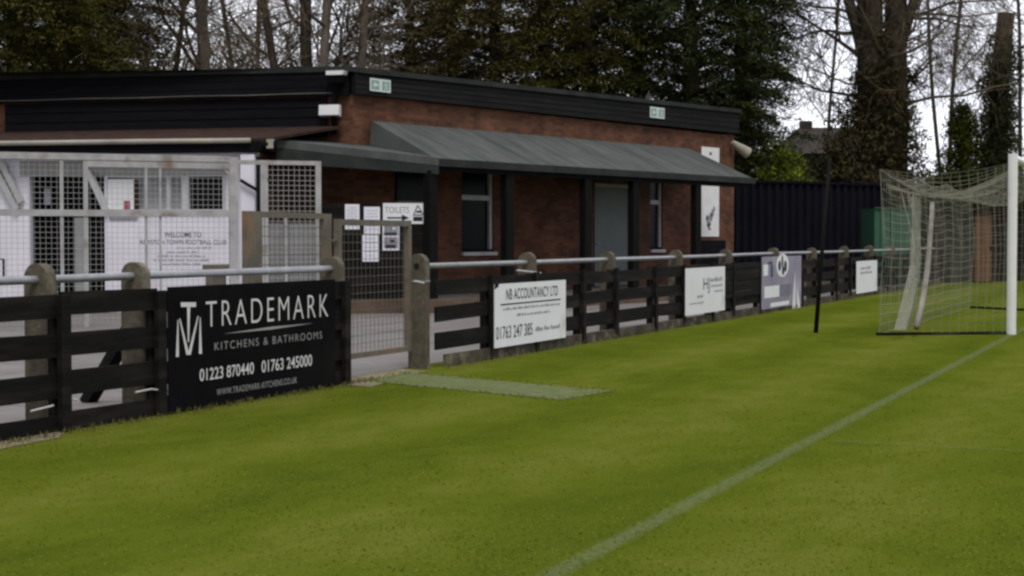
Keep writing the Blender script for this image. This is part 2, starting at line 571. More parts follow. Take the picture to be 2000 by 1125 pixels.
def pitch_mat():
    m, N, L, bs, out = new_mat('mown_grass')
    bs.inputs['Roughness'].default_value = 0.9
    bs.inputs['Specular IOR Level'].default_value = 0.0
    tc, col, fine = grass_nodes(N, L)
    L.new(col, bs.inputs['Base Color'])
    bp = N.new('ShaderNodeBump')
    bp.inputs['Strength'].default_value = 0.6
    bp.inputs['Distance'].default_value = 0.03
    L.new(fine, bp.inputs['Height'])
    L.new(bp.outputs[0], bs.inputs['Normal'])
    return m


def line_mat(name, amount):
    """worn chalk line: paint over the turf, ragged at its edges (UV.x runs across the line)"""
    m, N, L, bs, out = new_mat(name)
    bs.inputs['Roughness'].default_value = 0.9
    bs.inputs['Specular IOR Level'].default_value = 0.1
    bs.inputs['Base Color'].default_value = (0.21, 0.245, 0.135, 1)
    tc = N.new('ShaderNodeTexCoord')
    ns = N.new('ShaderNodeTexNoise')
    ns.inputs['Scale'].default_value = 26
    ns.inputs['Detail'].default_value = 5
    L.new(tc.outputs['Object'], ns.inputs['Vector'])
    sx = N.new('ShaderNodeSeparateXYZ')
    L.new(tc.outputs['UV'], sx.inputs[0])
    # 1 at the centre, 0 at the rims
    a = N.new('ShaderNodeMath'); a.operation = 'SUBTRACT'; a.inputs[1].default_value = 0.5
    L.new(sx.outputs['X'], a.inputs[0])
    b = N.new('ShaderNodeMath'); b.operation = 'ABSOLUTE'
    L.new(a.outputs[0], b.inputs[0])
    c = N.new('ShaderNodeMapRange')
    c.inputs['From Min'].default_value = 0.5
    c.inputs['From Max'].default_value = 0.15
    L.new(b.outputs[0], c.inputs['Value'])
    d = N.new('ShaderNodeMapRange')
    d.inputs['From Min'].default_value = 0.25
    d.inputs['From Max'].default_value = 0.75
    d.inputs['To Min'].default_value = 0.05
    d.inputs['To Max'].default_value = 2 * amount
    L.new(ns.outputs['Fac'], d.inputs['Value'])
    e = N.new('ShaderNodeMath'); e.operation = 'MULTIPLY'; e.use_clamp = True
    L.new(c.outputs[0], e.inputs[0])
    L.new(d.outputs[0], e.inputs[1])
    tr = N.new('ShaderNodeBsdfTransparent')
    mx = N.new('ShaderNodeMixShader')
    L.new(e.outputs[0], mx.inputs[0])
    L.new(tr.outputs[0], mx.inputs[1])
    L.new(bs.outputs[0], mx.inputs[2])
    L.new(mx.outputs[0], out.inputs[0])
    return m


# ------------------------------------------------------------------ lettering
_txt_cache = {}


def text_faces(s, bold=0.0, space=1.0):
    key = (s, bold, space)
    if key in _txt_cache:
        return _txt_cache[key]
    cu = bpy.data.curves.new('lettering_curve', 'FONT')
    cu.body = s
    cu.size = 1.0
    cu.offset = bold
    cu.space_character = space
    cu.fill_mode = 'FRONT'
    ob = bpy.data.objects.new('lettering_curve', cu)
    COL.objects.link(ob)
    bpy.context.view_layer.update()
    dg = bpy.context.evaluated_depsgraph_get()
    me = bpy.data.meshes.new_from_object(ob.evaluated_get(dg))
    vs = [(v.co.x, v.co.y) for v in me.vertices]
    fs = [tuple(p.vertices) for p in me.polygons]
    bpy.data.objects.remove(ob, do_unlink=True)
    bpy.data.curves.remove(cu)
    bpy.data.meshes.remove(me)
    x0, x1 = min(v[0] for v in vs), max(v[0] for v in vs)
    y0, y1 = min(v[1] for v in vs), max(v[1] for v in vs)
    vs = [((x - x0) / (x1 - x0), (y - y0) / (y1 - y0)) for x, y in vs]
    _txt_cache[key] = (vs, fs)
    return vs, fs


def letters(mb, s, x0, x1, z0, z1, y, bold=0.0, space=1.0):
    """the words s fitted to the box x0..x1, z0..z1 on a sign face at depth y"""
    vs, fs = text_faces(s, bold, space)
    for f in fs:
        pts = [(x0 + vs[i][0] * (x1 - x0), y, z0 + vs[i][1] * (z1 - z0)) for i in f]
        mb.face(pts)
    return mb


def small_print(mb, rng, x0, x1, z0, z1, y):
    """a line of print too small and blurred to be read: a row of short strokes"""
    x = x0
    h = z1 - z0
    while x < x1:
        n = rng.randint(2, 7)
        for _ in range(n):
            w = h * rng.uniform(0.35, 0.6)
            if x + w > x1:
                return mb
            zz = z1 - rng.choice((0, 0.3, 0.3)) * h
            mb.face([(x, y, z0 + h * 0.1), (x + w, y, z0 + h * 0.1), (x + w, y, zz), (x, y, zz)])
            x += w * 1.3
        x += h * 0.6
    return mb


# ------------------------------------------------------------------ ground
DIRV = Vector((2345 - 1000.0, F_PX, 0)).normalized()       # fence and goal line both run this way
_go = ground(0, 855)
FEN = Frame(_go, DIRV)                                      # fence frame: x away along the fence, y towards the clubhouse

mb = MB()
mb.face([(-60, -900, 0), (1200, -900, 0), (1200, 900, 0), (-60, 900, 0)])
# finer sheet is not needed: the ground is flat
g = mb.build('grass_ground', pitch_mat(), frame=FEN)
tag(g, kind='structure')
M['pavement'] = pavement_mat()
mb = MB()
mb.face([(-12, 0.14, 0.004), (62, 0.14, 0.004), (62, 40, 0.004), (-12, 40, 0.004)])
tag(mb.build('pavement', M['pavement'], frame=FEN), kind='structure')


def strip(name, a, b, width, m, z=0.004):
    a, b = Vector((a[0], a[1], z)), Vector((b[0], b[1], z))
    d = (b - a)
    L_ = d.length
    d.normalize()
    s = Vector((-d.y, d.x, 0)) * width / 2
    mb = MB()
    mb.face([a + s, a - s, b - s, b + s], uv=[(0, 0), (1, 0), (1, L_), (0, L_)])
    return tag(mb.build(name, m), kind='structure')


GP = ground(1975, 653)                                      # near goal post
GLA = ground(1090, 1118)
GLD = (ground(1977, 654) - GLA).normalized()
strip('pitch_line', GLA - GLD * 8, GLA + GLD * 46, 0.15, line_mat('worn_line', 0.20))
PERP = Vector((DIRV.y, -DIRV.x, 0))                         # into the pitch
p6 = ground(1625, 862)
strip('pitch_line', p6, p6 + PERP * 5.5, 0.14, line_mat('faint_line', 0.07), z=0.006)

# ------------------------------------------------------------------ pitch-side fence
def disc_post(mb, x, top=1.19, w=0.205, t=0.095, y=0.0):
    r = w / 2
    out = [(-r, -0.25), (r, -0.25)]
    for k in range(0, 17):
        a = math.pi * k / 16
        out.append((r * math.cos(a), top - r + r * math.sin(a)))
    # profile lies across the fence: extrude along x
    n = len(out)
    A = [(x - t / 2, y + q[0], q[1]) for q in out]
    B = [(x + t / 2, y + q[0], q[1]) for q in out]
    mb.face(A[::-1])
    mb.face(B)
    for k in range(n):
        j = (k + 1) % n
        mb.face([A[k], A[j], B[j], B[k]])
    return mb


BY = -0.165          # face of the boards, pitch side (boards 25 mm thick)


def fx(px, y=0.0):
    """distance along the fence seen at pixel column px (at rail height)"""
    return FEN.hit(px, 520, y).x


def board(mb, x0, x1, z0, z1, y0, y1, rng, sag=0.012):
    a, b = rng.uniform(-sag, sag), rng.uniform(-sag, sag)
    return mb.hexa([(x0, y0, z0 + a), (x1, y0, z0 + b), (x1, y1, z0 + b), (x0, y1, z0 + a),
                    (x0, y0, z1 + a), (x1, y0, z1 + b), (x1, y1, z1 + b), (x0, y1, z1 + a)])


rng = random.Random(4)
left_posts = [fx(78), fx(265), fx(650)]
right_posts = [fx(818), fx(1030), fx(1187), fx(1320), fx(1417), fx(1510), fx(1585), fx(1648), fx(1697)]
sp_ = 2.95
while len(right_posts) < 20:
    right_posts.append(right_posts[-1] + sp_)


def build_fence(label, posts, x_start, x_end, stakes, gap_rows, far=False):
    T = Thing('pitch_fence', label, 'fence', FEN, (posts[0], 0, 0), 'black boarded fences round the pitch')
    for x in posts:
        mbp = disc_post(MB(), x, top=1.19 + rng.uniform(-0.015, 0.015))
        o = T.part('concrete_post', mbp, M['concrete'], bevel=0.012)
        # socket of the rail, shown as a dark ring on the near face of the disc
    ends = posts if x_start is None else posts
    rail = MB()
    a = x_start if x_start is not None else posts[0]
    pts = []
    xs = [a] + [p for p in posts if p > a] + ([x_end] if x_end > posts[-1] else [])
    for x in xs:
        pts.append((x, 0, 1.072 + rng.uniform(-0.006, 0.006)))
    rail.tube(pts, 0.030, 12)
    T.part('rail', rail, M['galv'], smooth=True)
    # boards by bays between stakes
    xs = [x_start if x_start is not None else posts[0] + 0.02] + stakes + [x_end]
    for i in range(len(xs) - 1):
        x0, x1 = xs[i], xs[i + 1]
        mbb = MB()
        for (z0, z1) in gap_rows:
            dz = rng.uniform(-0.012, 0.012)
            board(mbb, x0 + 0.006, x1 - 0.006, z0 + dz, z1 + dz, BY, BY + 0.025, rng)
        T.part('board_panel', mbb, M['black_board'] if i % 3 else M['black_board'])
    for x in stakes:
        mbs = MB().box(x - 0.05, x + 0.05, BY - 0.045, BY - 0.002, -0.1, 0.96)
        T.part('timber_stake', mbs, M['black_board'], bevel=0.006)
        mbs = MB().box(x - 0.07, x + 0.02, BY + 0.027, BY + 0.10, -0.1, 0.94)
        T.part('timber_stake', mbs, M['old_board'], bevel=0.006)
    return T


ROWS = [(0.80, 0.965), (0.525, 0.69), (0.235, 0.41), (0.0, 0.135)]
FL = build_fence('near length of black boarded fence, left of the gate, with grey rail through concrete posts',
                 left_posts, fx(-260), fx(680, BY), [fx(-120, BY), fx(119, BY), fx(308, BY), fx(672, BY)], ROWS)
ROWS_R = [(0.775, 0.93), (0.49, 0.65), (0.20, 0.38)]
r_st = []
for i in range(len(right_posts) - 1):
    r_st += [right_posts[i] + 0.50 * (right_posts[i + 1] - right_posts[i]), right_posts[i + 1] - 0.15]
FR = build_fence('long black boarded fence running from the gate away past the goal, on concrete posts',
                 right_posts, right_posts[0] + 0.07, right_posts[-1], r_st, ROWS_R)
# weathered gravel kerb under the boards
kb = MB()
x = right_posts[0] + 0.35
while x < right_posts[-1]:
    l = 2.95
    kb.hexa([(x, BY - 0.03, -0.05), (x + l, BY - 0.03, -0.05), (x + l, BY + 0.06, -0.05), (x, BY + 0.06, -0.05),
             (x + 0.002, BY - 0.02, 0.125 + rng.uniform(-0.015, 0.015)), (x + l - 0.002, BY - 0.02, 0.125 + rng.uniform(-0.015, 0.015)),
             (x + l - 0.002, BY + 0.06, 0.125), (x + 0.002, BY + 0.06, 0.125)])
    x += l
FR.part('gravel_board', kb, M['kerb'])
# diagonal prop behind the left boards
br = MB().bar((fx(178, 0.9), 0.95, 0.0), (fx(268, 0.3) + 0.03, 0.24, 0.86), 0.11, 0.09)
FL.part('brace', br, M['black_board'])
# pale wire ties and pale dowel on the boards
for (px, py, qx, qy) in ((60, 803, 104, 792), (265, 766, 295, 760), (295, 760, 327, 763), (133, 778, 150, 781)):
    a, b = FEN.hit(px, py, BY - 0.03), FEN.hit(qx, qy, BY - 0.03)
    FL.part('wire_tie', MB().tube([a, b], 0.007, 6), M['white_trim'])
for (px, py, qx, qy) in ((1010, 528, 1056, 533), (810, 549, 828, 553)):
    a, b = FEN.hit(px, py, -0.15), FEN.hit(qx, qy, -0.15)
    FR.part('wire_tie', MB().tube([a, b], 0.010, 6), M['white_trim'])
# metal bands round the gate-side concrete post, rail sockets
bd = MB()
for x in (right_posts[0],):
    bd.box(x - 0.053, x + 0.053, -0.108, 0.108, 0.905, 0.925)
FR.part('post_band', bd, M['galv'])
so = MB()
x = right_posts[0] - 0.0485
so.tube([(x - 0.004, 0, 1.072), (x + 0.01, 0, 1.072)], 0.032, 12)
FR.part('rail_socket', so, M['dark_room'])

# ------------------------------------------------------------------ signs on the fence
def fence_board(name, label, x0, x1, z0, z1, m, group=None, y=BY - 0.052, th=0.008):
    T = Thing(name, label, 'sign', FEN, ((x0 + x1) / 2, y, z0), group)
    T.part('panel', MB().box(x0, x1, y, y + th, z0, z1), m, bevel=0.002)
    T.y = y - 0.002
    T.x0, T.x1, T.z0, T.z1 = x0, x1, z0, z1
    return T


def onface(T, px, py):
    return FEN.hit(px, py, T.y)


def line_box(T, lx, top, bot, rx):
    a, b, c = onface(T, lx, top), onface(T, lx, bot), onface(T, rx, bot)
    return a.x, c.x, b.z, a.z


ys = BY - 0.052
TM = fence_board('advertising_board', 'large black advertising board with white lettering beside the gate', FEN.hit(329, 700, ys).x, FEN.hit(655, 640, ys).x,
                 0.02, 0.985, M['black_sign'], 'advertising boards hung on the fence')
lt = MB()
letters(lt, 'TRADEMARK', *line_box(TM, 402, 589, 639, 641), TM.y, bold=-0.012, space=1.28)
letters(lt, '01223 870440', *line_box(TM, 390, 721, 745, 496), TM.y, bold=0.008)
letters(lt, '01763 245000', *line_box(TM, 511, 704.5, 728, 609.5), TM.y, bold=0.008)


def stroke(mb, T, pts, w0, w1):
    """one stroke of an emblem on a sign: px points, widths in px at each end"""
    (ax, ay), (bx, by) = pts
    mb.face([onface(T, ax - w0 / 2, ay), onface(T, bx - w1 / 2, by), onface(T, bx + w1 / 2, by), onface(T, ax + w0 / 2, ay)])


stroke(lt, TM, ((368, 590.5), (368, 599.5)), 30, 29)
stroke(lt, TM, ((368.5, 600), (368, 668)), 6, 2.5)
stroke(lt, TM, ((347.6, 625), (346.5, 697)), 1.5, 6)
stroke(lt, TM, ((391, 620), (391.5, 691)), 1.5, 6)
stroke(lt, TM, ((351, 622), (367, 693)), 2, 6)
stroke(lt, TM, ((387, 617), (369.5, 693)), 2, 6)
TM.part('lettering', lt, M['letter_white'])
lt = MB()
letters(lt, 'KITCHENS & BATHROOMS', *line_box(TM, 419, 669, 684.5, 629), TM.y, bold=-0.006, space=1.3)
letters(lt, 'WWW.TRADEMARK-KITCHENS.CO.UK', *line_box(TM, 423.5, 760, 772.5, 580), TM.y, bold=0.0, space=1.1)
a, b = onface(TM, 436, 652), onface(TM, 613, 631)
m_ = (a + b) / 2
lt.face([a, m_ + Vector((0, 0, -0.012)), b, m_ + Vector((0, 0, 0.012))])
TM.part('lettering', lt, M['letter_dim'], label='dimmer grey small lettering')

NB = fence_board('advertising_board', 'white accountancy board with a chipped upper corner, second panel of the far fence',
                 FEN.hit(966, 610, ys).x, FEN.hit(1105, 600, ys).x, 0.125, 0.845, M['sign_white'], 'advertising boards hung on the fence')
lt = MB()
letters(lt, 'NB ACCOUNTANCY LTD', *line_box(NB, 989, 564.5, 586, 1089.6), NB.y, bold=0.012, space=1.1)
letters(lt, '01763 247 385', *line_box(NB, 969, 639, 664, 1040), NB.y, bold=0.004)
z = onface(NB, 978, 594).z
lt.face([(onface(NB, 978, 594).x, NB.y, z - 0.017), (onface(NB, 1095, 594).x, NB.y, z - 0.017), (onface(NB, 1095, 594).x, NB.y, z), (onface(NB, 978, 594).x, NB.y, z)])
NB.part('lettering', lt, M['ink'])
lt = MB()
small_print(lt, rng, *line_box(NB, 983, 601, 607, 1094), NB.y)
small_print(lt, rng, *line_box(NB, 1010, 612, 618, 1075), NB.y)
small_print(lt, rng, *line_box(NB, 1046, 638, 648, 1094), NB.y)
NB.part('small_print', lt, M['ink_grey'])
cut = MB().face([(NB.x0 - 0.002, NB.y, NB.z1 + 0.002), (NB.x0 - 0.002, NB.y, NB.z1 - 0.06), (NB.x0 + 0.10, NB.y, NB.z1 - 0.03), (NB.x0 + 0.12, NB.y, NB.z1 + 0.002)])
NB.part('chipped_corner', cut, M['black_board'])

HJ = fence_board('advertising_board', 'square white board with a tall dark monogram and grey print',
                 FEN.hit(1339, 565, ys).x, FEN.hit(1416, 560, ys).x, 0.17, 0.90, M['sign_white'], 'advertising boards hung on the fence')
lt = MB()
letters(lt, 'HJ', *line_box(HJ, 1374, 543, 574, 1386), HJ.y, bold=-0.005)
HJ.part('monogram', lt, M['ink'])
lt = MB()
letters(lt, 'Heath', *line_box(HJ, 1388, 542, 551, 1412), HJ.y) if False else small_print(lt, rng, *line_box(HJ, 1388, 542, 551, 1412), HJ.y)
small_print(lt, rng, *line_box(HJ, 1389, 556, 561, 1412), HJ.y)
small_print(lt, rng, *line_box(HJ, 1396, 566, 571, 1412), HJ.y)
small_print(lt, rng, *line_box(HJ, 1346, 592, 596, 1375), HJ.y)
small_print(lt, rng, *line_box(HJ, 1362, 575, 583, 1374), HJ.y)
HJ.part('lettering', lt, M['ink_grey'])

bx0, bx1 = FEN.hit(1421, 560, ys).x, FEN.hit(1486, 560, ys).x
dk = MB()
for k in range(6):
    z0 = 0.36 + k * 0.096
    board(dk, bx0, bx1, z0, z0 + 0.088, BY - 0.03, BY - 0.003, rng, sag=0.006)
FR.part('board_panel', dk, M['black_board'], label='closely boarded bay without gaps')

LB = fence_board('advertising_banner', 'lilac advertising banner with dark oval emblem and white panels', FEN.hit(1488, 560, ys).x, FEN.hit(1565, 550, ys).x,
                 0.07, 1.03, M['lilac'], 'advertising boards hung on the fence')


def patch(mb, T, x0, x1, top, bot):
    a = line_box(T, x0, top, bot, x1)
    mb.face([(a[0], T.y, a[2]), (a[1], T.y, a[2]), (a[1], T.y, a[3]), (a[0], T.y, a[3])])


def oval(mb, T, cx, cy, rx, ry, k=0.0, n=18):
    c = onface(T, cx, cy)
    e = onface(T, cx + rx, cy)
    rz = onface(T, cx, cy - ry).z - c.z
    mb.face([(c.x + (e.x - c.x) * math.cos(2 * math.pi * i / n), T.y - k, c.z + rz * math.sin(2 * math.pi * i / n)) for i in range(n)])


wp = MB()
oval(wp, LB, 1528.5, 518, 12, 23)
patch(wp, LB, 1491, 1500, 517, 539)
patch(wp, LB, 1493, 1522, 560, 583)
patch(wp, LB, 1505, 1541, 592, 600)
wp.face([onface(LB, 1553, 528), onface(LB, 1547, 604), onface(LB, 1554, 604)])
wp.face([onface(LB, 1557, 560), onface(LB, 1557, 604), onface(LB, 1564, 603)])
LB.part('white_panels', wp, M['sign_white'])
dp = MB()
LB2 = LB
LB.y -= 0.002
for (cx, cy, rx, ry) in ((1522.5, 519, 2.6, 10), (1528, 511, 1.7, 13), (1534, 520, 2.8, 11), (1529.5, 529, 2.2, 8)):
    oval(dp, LB, cx, cy, rx, ry, k=0.0005 * cx % 0.003)
LB.part('emblem', dp, M['ink'])
dp = MB()
patch(dp, LB, 1500.5, 1509, 511, 517)
patch(dp, LB, 1505.5, 1510, 517.5, 541)
LB.part('blue_panels', dp, M['ink_blue'])
dp = MB()
patch(dp, LB, 1524, 1546, 556, 579)
LB.part('grey_panel', dp, M['lilac_grey'])

WS = fence_board('advertising_board', 'small plain white board with faint grey print just left of the goal net',
                 FEN.hit(1673, 540, ys).x, FEN.hit(1713, 540, ys).x, 0.09, 0.84, M['sign_white'], 'advertising boards hung on the fence')
lt = MB()
small_print(lt, rng, *line_box(WS, 1681, 521, 527, 1701), WS.y)
small_print(lt, rng, *line_box(WS, 1681, 530, 536, 1703), WS.y)
WS.part('lettering', lt, M['ink_grey'])
FW = fence_board('advertising_board', 'long low white board on the far fence, just right of the white goal post',
                 FEN.hit(1988, 505, ys).x, FEN.hit(2030, 505, ys).x, 0.55, 0.85, M['sign_white'], 'advertising boards hung on the fence')

# ------------------------------------------------------------------ gates in the fence
def mesh_grid(mb, x0, x1, z0, z1, y, step, r, rng=None):
    nx, nz = max(1, int(round((x1 - x0) / step))), max(1, int(round((z1 - z0) / step)))
    j = (lambda: rng.uniform(-0.004, 0.004)) if rng else (lambda: 0)
    for i in range(1, nx):
        x = x0 + (x1 - x0) * i / nx
        mb.tube([(x + j(), y, z0), (x + j(), y, z1)], r, 4, caps=False)
    for i in range(1, nz):
        z = z0 + (z1 - z0) * i / nz
        mb.tube([(x0, y + 0.004, z + j()), (x1, y + 0.004, z + j())], r, 4, caps=False)
    return mb


GY = 0.05
gx0, gx1 = fx(657, GY), fx(799, GY)
G1 = Thing('mesh_gate', 'closed brown steel mesh gate in the fence opening between two concrete posts', 'gate', FEN, (gx0, GY, 0), 'brown mesh gates')
fr = MB()
for x in (gx0 + 0.03, gx1 - 0.03):
    fr.box(x - 0.03, x + 0.03, GY - 0.03, GY + 0.03, 0.19, 1.545)
fr.box(gx0 + 0.06, gx1 - 0.06, GY - 0.028, GY + 0.028, 1.485, 1.543)
fr.box(gx0 + 0.06, gx1 - 0.06, GY - 0.028, GY + 0.028, 0.192, 0.245)
G1.part('gate_frame', fr, M['gate_steel'])
G1.part('wire_mesh', mesh_grid(MB(), gx0 + 0.06, gx1 - 0.06, 0.245, 1.485, GY, 0.085, 0.0026, rng), M['gate_wire'])
lk = MB().box(gx0 - 0.075, gx0, GY - 0.012, GY + 0.012, 1.33, 1.352)
lk.box(gx0 - 0.12, gx0 + 0.01, GY - 0.012, GY + 0.012, 1.32, 1.362) if False else None
G1.part('latch', lk, M['gate_steel'])
hx0, hx1 = fx(478, 0.36), fx(643, 0.36)
HY = 0.36
G2 = Thing('mesh_gate', 'open brown mesh gate leaf folded back behind the black advertising board', 'gate', FEN, (hx1, HY, 0), 'brown mesh gates')
fr = MB()
fr.box(hx1 - 0.14, hx1, HY - 0.03, HY + 0.03, 0.19, 1.60)
fr.box(hx0, hx0 + 0.24, HY - 0.03, HY + 0.03, 0.19, 1.605)
fr.box(hx0 + 0.24, hx1 - 0.14, HY - 0.028, HY + 0.028, 1.55, 1.603)
fr.box(hx0 + 0.24, hx1 - 0.14, HY - 0.028, HY + 0.028, 0.192, 0.25)
G2.part('gate_frame', fr, M['gate_steel'])
G2.part('wire_mesh', mesh_grid(MB(), hx0 + 0.24, hx1 - 0.14, 0.25, 1.55, HY, 0.085, 0.0032, rng), M['gate_wire'])
# small sign box standing on its post behind the board, by the kiosk wall
bx = Thing('meter_box', 'small grey box on a post, in front of the welcome wall', 'box', FEN, (fx(421, 2.0), 2.0, 0))
p0, p1 = FEN.hit(406, 517, 2.0), FEN.hit(437, 531, 2.0)
bx.part('box', MB().box(p0.x, p1.x, 1.93, 2.07, p1.z, p0.z), M['gate_steel'], bevel=0.01)
bx.part('post', MB().box((p0.x + p1.x) / 2 - 0.13, (p0.x + p1.x) / 2 + 0.13, 1.96, 2.04, 0, p1.z - 0.002), M['gate_steel'])

# artificial-turf mat through the gate, and the worn threshold
mb = MB()
q = [ground(712, 745), ground(1096, 782), ground(1196, 764.5), ground(795, 728.5)]
for p in q:
    p.z = 0
top = [p + Vector((0, 0, 0.007)) for p in q]
MATQ = [p.copy() for p in q]
ctr = sum(q, Vector()) / 4
off = ctr
mb.hexa([p for p in q] + top)
tag(mb.build('turf_mat', M['mat_green'], off=off), 'faded pale green turf mat laid on the grass in front of the gate', 'mat')
mb = MB()
mb.face([(fx(640, -0.1), -0.55, 0.005), (fx(815, -0.1) - 0.1, -0.25, 0.005), (fx(815) - 0.1, 0.14, 0.005), (fx(640), 0.14, 0.005)])
mb.face([(fx(-220, BY), BY - 0.30, 0.005), (fx(60, BY), BY - 0.22, 0.005), (fx(108, BY), BY - 0.07, 0.005), (fx(108, BY), 0.14, 0.005), (fx(-220, BY), 0.14, 0.005)])
tag(mb.build('worn_path', mat('worn_dirt', (0.25, 0.21, 0.15), (0.13, 0.11, 0.05), 6, 0.95, 0.4, 60, spec=0.1), frame=FEN), kind='structure')

# ------------------------------------------------------------------ clubhouse
C0 = ground(850, 610)
C1 = ground(1470, 573.6)
cdir = (C1 - C0).normalized()
CAN = Frame(C0, cdir)                        # canopy front edge frame
CLEN = (C1 - C0).length
DEP = 1.8
FAC = Frame(CAN.world((0, DEP, 0)), cdir)    # main brick facade: x along, y inside
wx0 = FAC.hit(690, 300).x
wx1 = FAC.hit(1434, 300).x
corner = FAC.world((wx0, 0, 0))
la = math.radians(14)
ldir = Vector((math.cos(la), -math.sin(la), 0))
LLEN = 12.0
LEF = Frame(corner - ldir * LLEN, ldir)      # left face: x ends at the corner
ROOF = 4.62
FBOT = 4.10
TER = 0.25

CH = Thing('clubhouse', 'long flat roofed brick clubhouse with black fascia and grey lean-to canopy', 'building', FAC, (wx0, 0, 0))


def L2F(p):
    return FAC.local(LEF.world(p))


WT = 0.28
doorx = (FAC.hit(1159, 450).x, FAC.hit(1235, 450).x)
door_z = (TER, FAC.hit(1195, 362).z)
w1x = (FAC.hit(902, 450).x, FAC.hit(964, 450).x)
w1z = (FAC.hit(930, 492).z, FAC.hit(930, 322).z)
w3x = (FAC.hit(1270, 450).x, FAC.hit(1294, 450).x)
w3z = (FAC.hit(1280, 487).z, FAC.hit(1280, 340).z)
# front wall with openings, as plain boxes butted together
ops = [(w1x[0], w1x[1], w1z[0], w1z[1]), (doorx[0], doorx[1], 0.0, door_z[1]), (w3x[0], w3x[1], w3z[0], w3z[1])]
wall = MB()
xs = wx0
for (a, b, z0, z1) in ops:
    wall.box(xs, a, 0, WT, 0, FBOT)
    if z0 > 0:
        wall.box(a, b, 0, WT, 0, z0)
    wall.box(a, b, 0, WT, z1, FBOT)
    xs = b
wall.box(xs, wx1, 0, WT, 0, FBOT)
# right end, back
wall.box(wx1 - WT, wx1, WT, 9.0, 0, FBOT)
a0, a1 = L2F((0, 0, 0)), L2F((LLEN, 0, 0))
# left face: brick pier at each end, wall between
cutl = LLEN - 0.55


def lbox(mb, x0, x1, y0, y1, z0, z1):
    b = [L2F(p) for p in ((x0, y0, z0), (x1, y0, z0), (x1, y1, z0), (x0, y1, z0), (x0, y0, z1), (x1, y0, z1), (x1, y1, z1), (x0, y1, z1))]
    i = len(mb.uv)
    mb.hexa(b)
    # unwrap along the left face's own axis
    loc = [(x0, y0, z0), (x1, y0, z0), (x1, y1, z0), (x0, y1, z0), (x0, y0, z1), (x1, y0, z1), (x1, y1, z1), (x0, y1, z1)]
    idx = [(3, 2, 1, 0), (4, 5, 6, 7), (0, 1, 5, 4), (1, 2, 6, 5), (2, 3, 7, 6), (3, 0, 4, 7)]
    for k, q in enumerate(idx):
        if k in (2, 4):
            mb.uv[i + k] = [(loc[j][0], loc[j][2]) for j in q]
        elif k in (3, 5):
            mb.uv[i + k] = [(loc[j][1], loc[j][2]) for j in q]
    return mb


# inner room (dark) behind the openings is just the shell's interior
lbox(wall, 0, LLEN - 0.002, 0, WT, 0, FBOT - 0.002)
back = [a0 + Vector((0, 0, 0)), a1, Vector((wx1, 9.0, 0)), Vector((a0.x, 9.0, 0))]
wall.face([(a0.x, 9.0, 0), (wx1, 9.0, 0), (wx1, 9.0, FBOT), (a0.x, 9.0, FBOT)])
wall.face([(a0.x, 9.0, 0), (a0.x, 9.0, FBOT), (a0.x, a0.y, FBOT), (a0.x, a0.y, 0)])
CH.part('brick_wall', wall, M['brick'])
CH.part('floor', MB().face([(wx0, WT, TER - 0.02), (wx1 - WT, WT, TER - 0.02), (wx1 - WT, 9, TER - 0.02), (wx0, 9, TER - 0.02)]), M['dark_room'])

# flat roof with felt kerb
rf = MB()
pr = 0.16
outl = [L2F((0, -pr, 0)), L2F((LLEN, -pr, 0)) + Vector((0, 0, 0)), Vector((wx0 + 0.02, -pr, 0)), Vector((wx1 + 0.1, -pr, 0)), Vector((wx1 + 0.1, 9.1, 0)), Vector((a0.x, 9.1, 0))]
# heights: the roof line sags gently
hts = [4.66, 4.62, 4.60, 4.80, 4.80, 4.66]
n = len(outl)
rf.face([(p.x, p.y, h) for p, h in zip(outl, hts)])
for k in range(n):
    j = (k + 1) % n
    rf.face([(outl[k].x, outl[k].y, hts[k] - 0.10), (outl[j].x, outl[j].y, hts[j] - 0.10), (outl[j].x, outl[j].y, hts[j]), (outl[k].x, outl[k].y, hts[k])])
rf.face([(p.x, p.y, h - 0.10) for p, h in zip(outl[::-1], hts[::-1])])
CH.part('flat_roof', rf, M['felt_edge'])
# front fascia: lapped black boards
fa = MB()
nb = 4
for k in range(nb):
    za0 = FBOT + (hts[2] - 0.102 - FBOT) * k / nb
    za1 = FBOT + (hts[2] - 0.102 - FBOT) * (k + 1) / nb
    zb0 = FBOT + 0.06 + (hts[3] - 0.162 - FBOT) * k / nb
    zb1 = FBOT + 0.06 + (hts[3] - 0.162 - FBOT) * (k + 1) / nb
    y_b, y_t = -0.12, -0.110
    fa.hexa([(wx0 - 0.05, y_b, za0), (wx1 + 0.06, y_b, zb0), (wx1 + 0.06, -0.002, zb0), (wx0 - 0.05, -0.002, za0),
             (wx0 - 0.05, y_t, za1 - 0.004), (wx1 + 0.06, y_t, zb1 - 0.004), (wx1 + 0.06, -0.002, zb1 - 0.004), (wx0 - 0.05, -0.002, za1 - 0.004)])
fa.box(wx1 + 0.003, wx1 + 0.06, 0.0, 9.0, FBOT + 0.06, 4.69)
CH.part('fascia_board', fa, M['fascia'], label='black lapped fascia along the front')
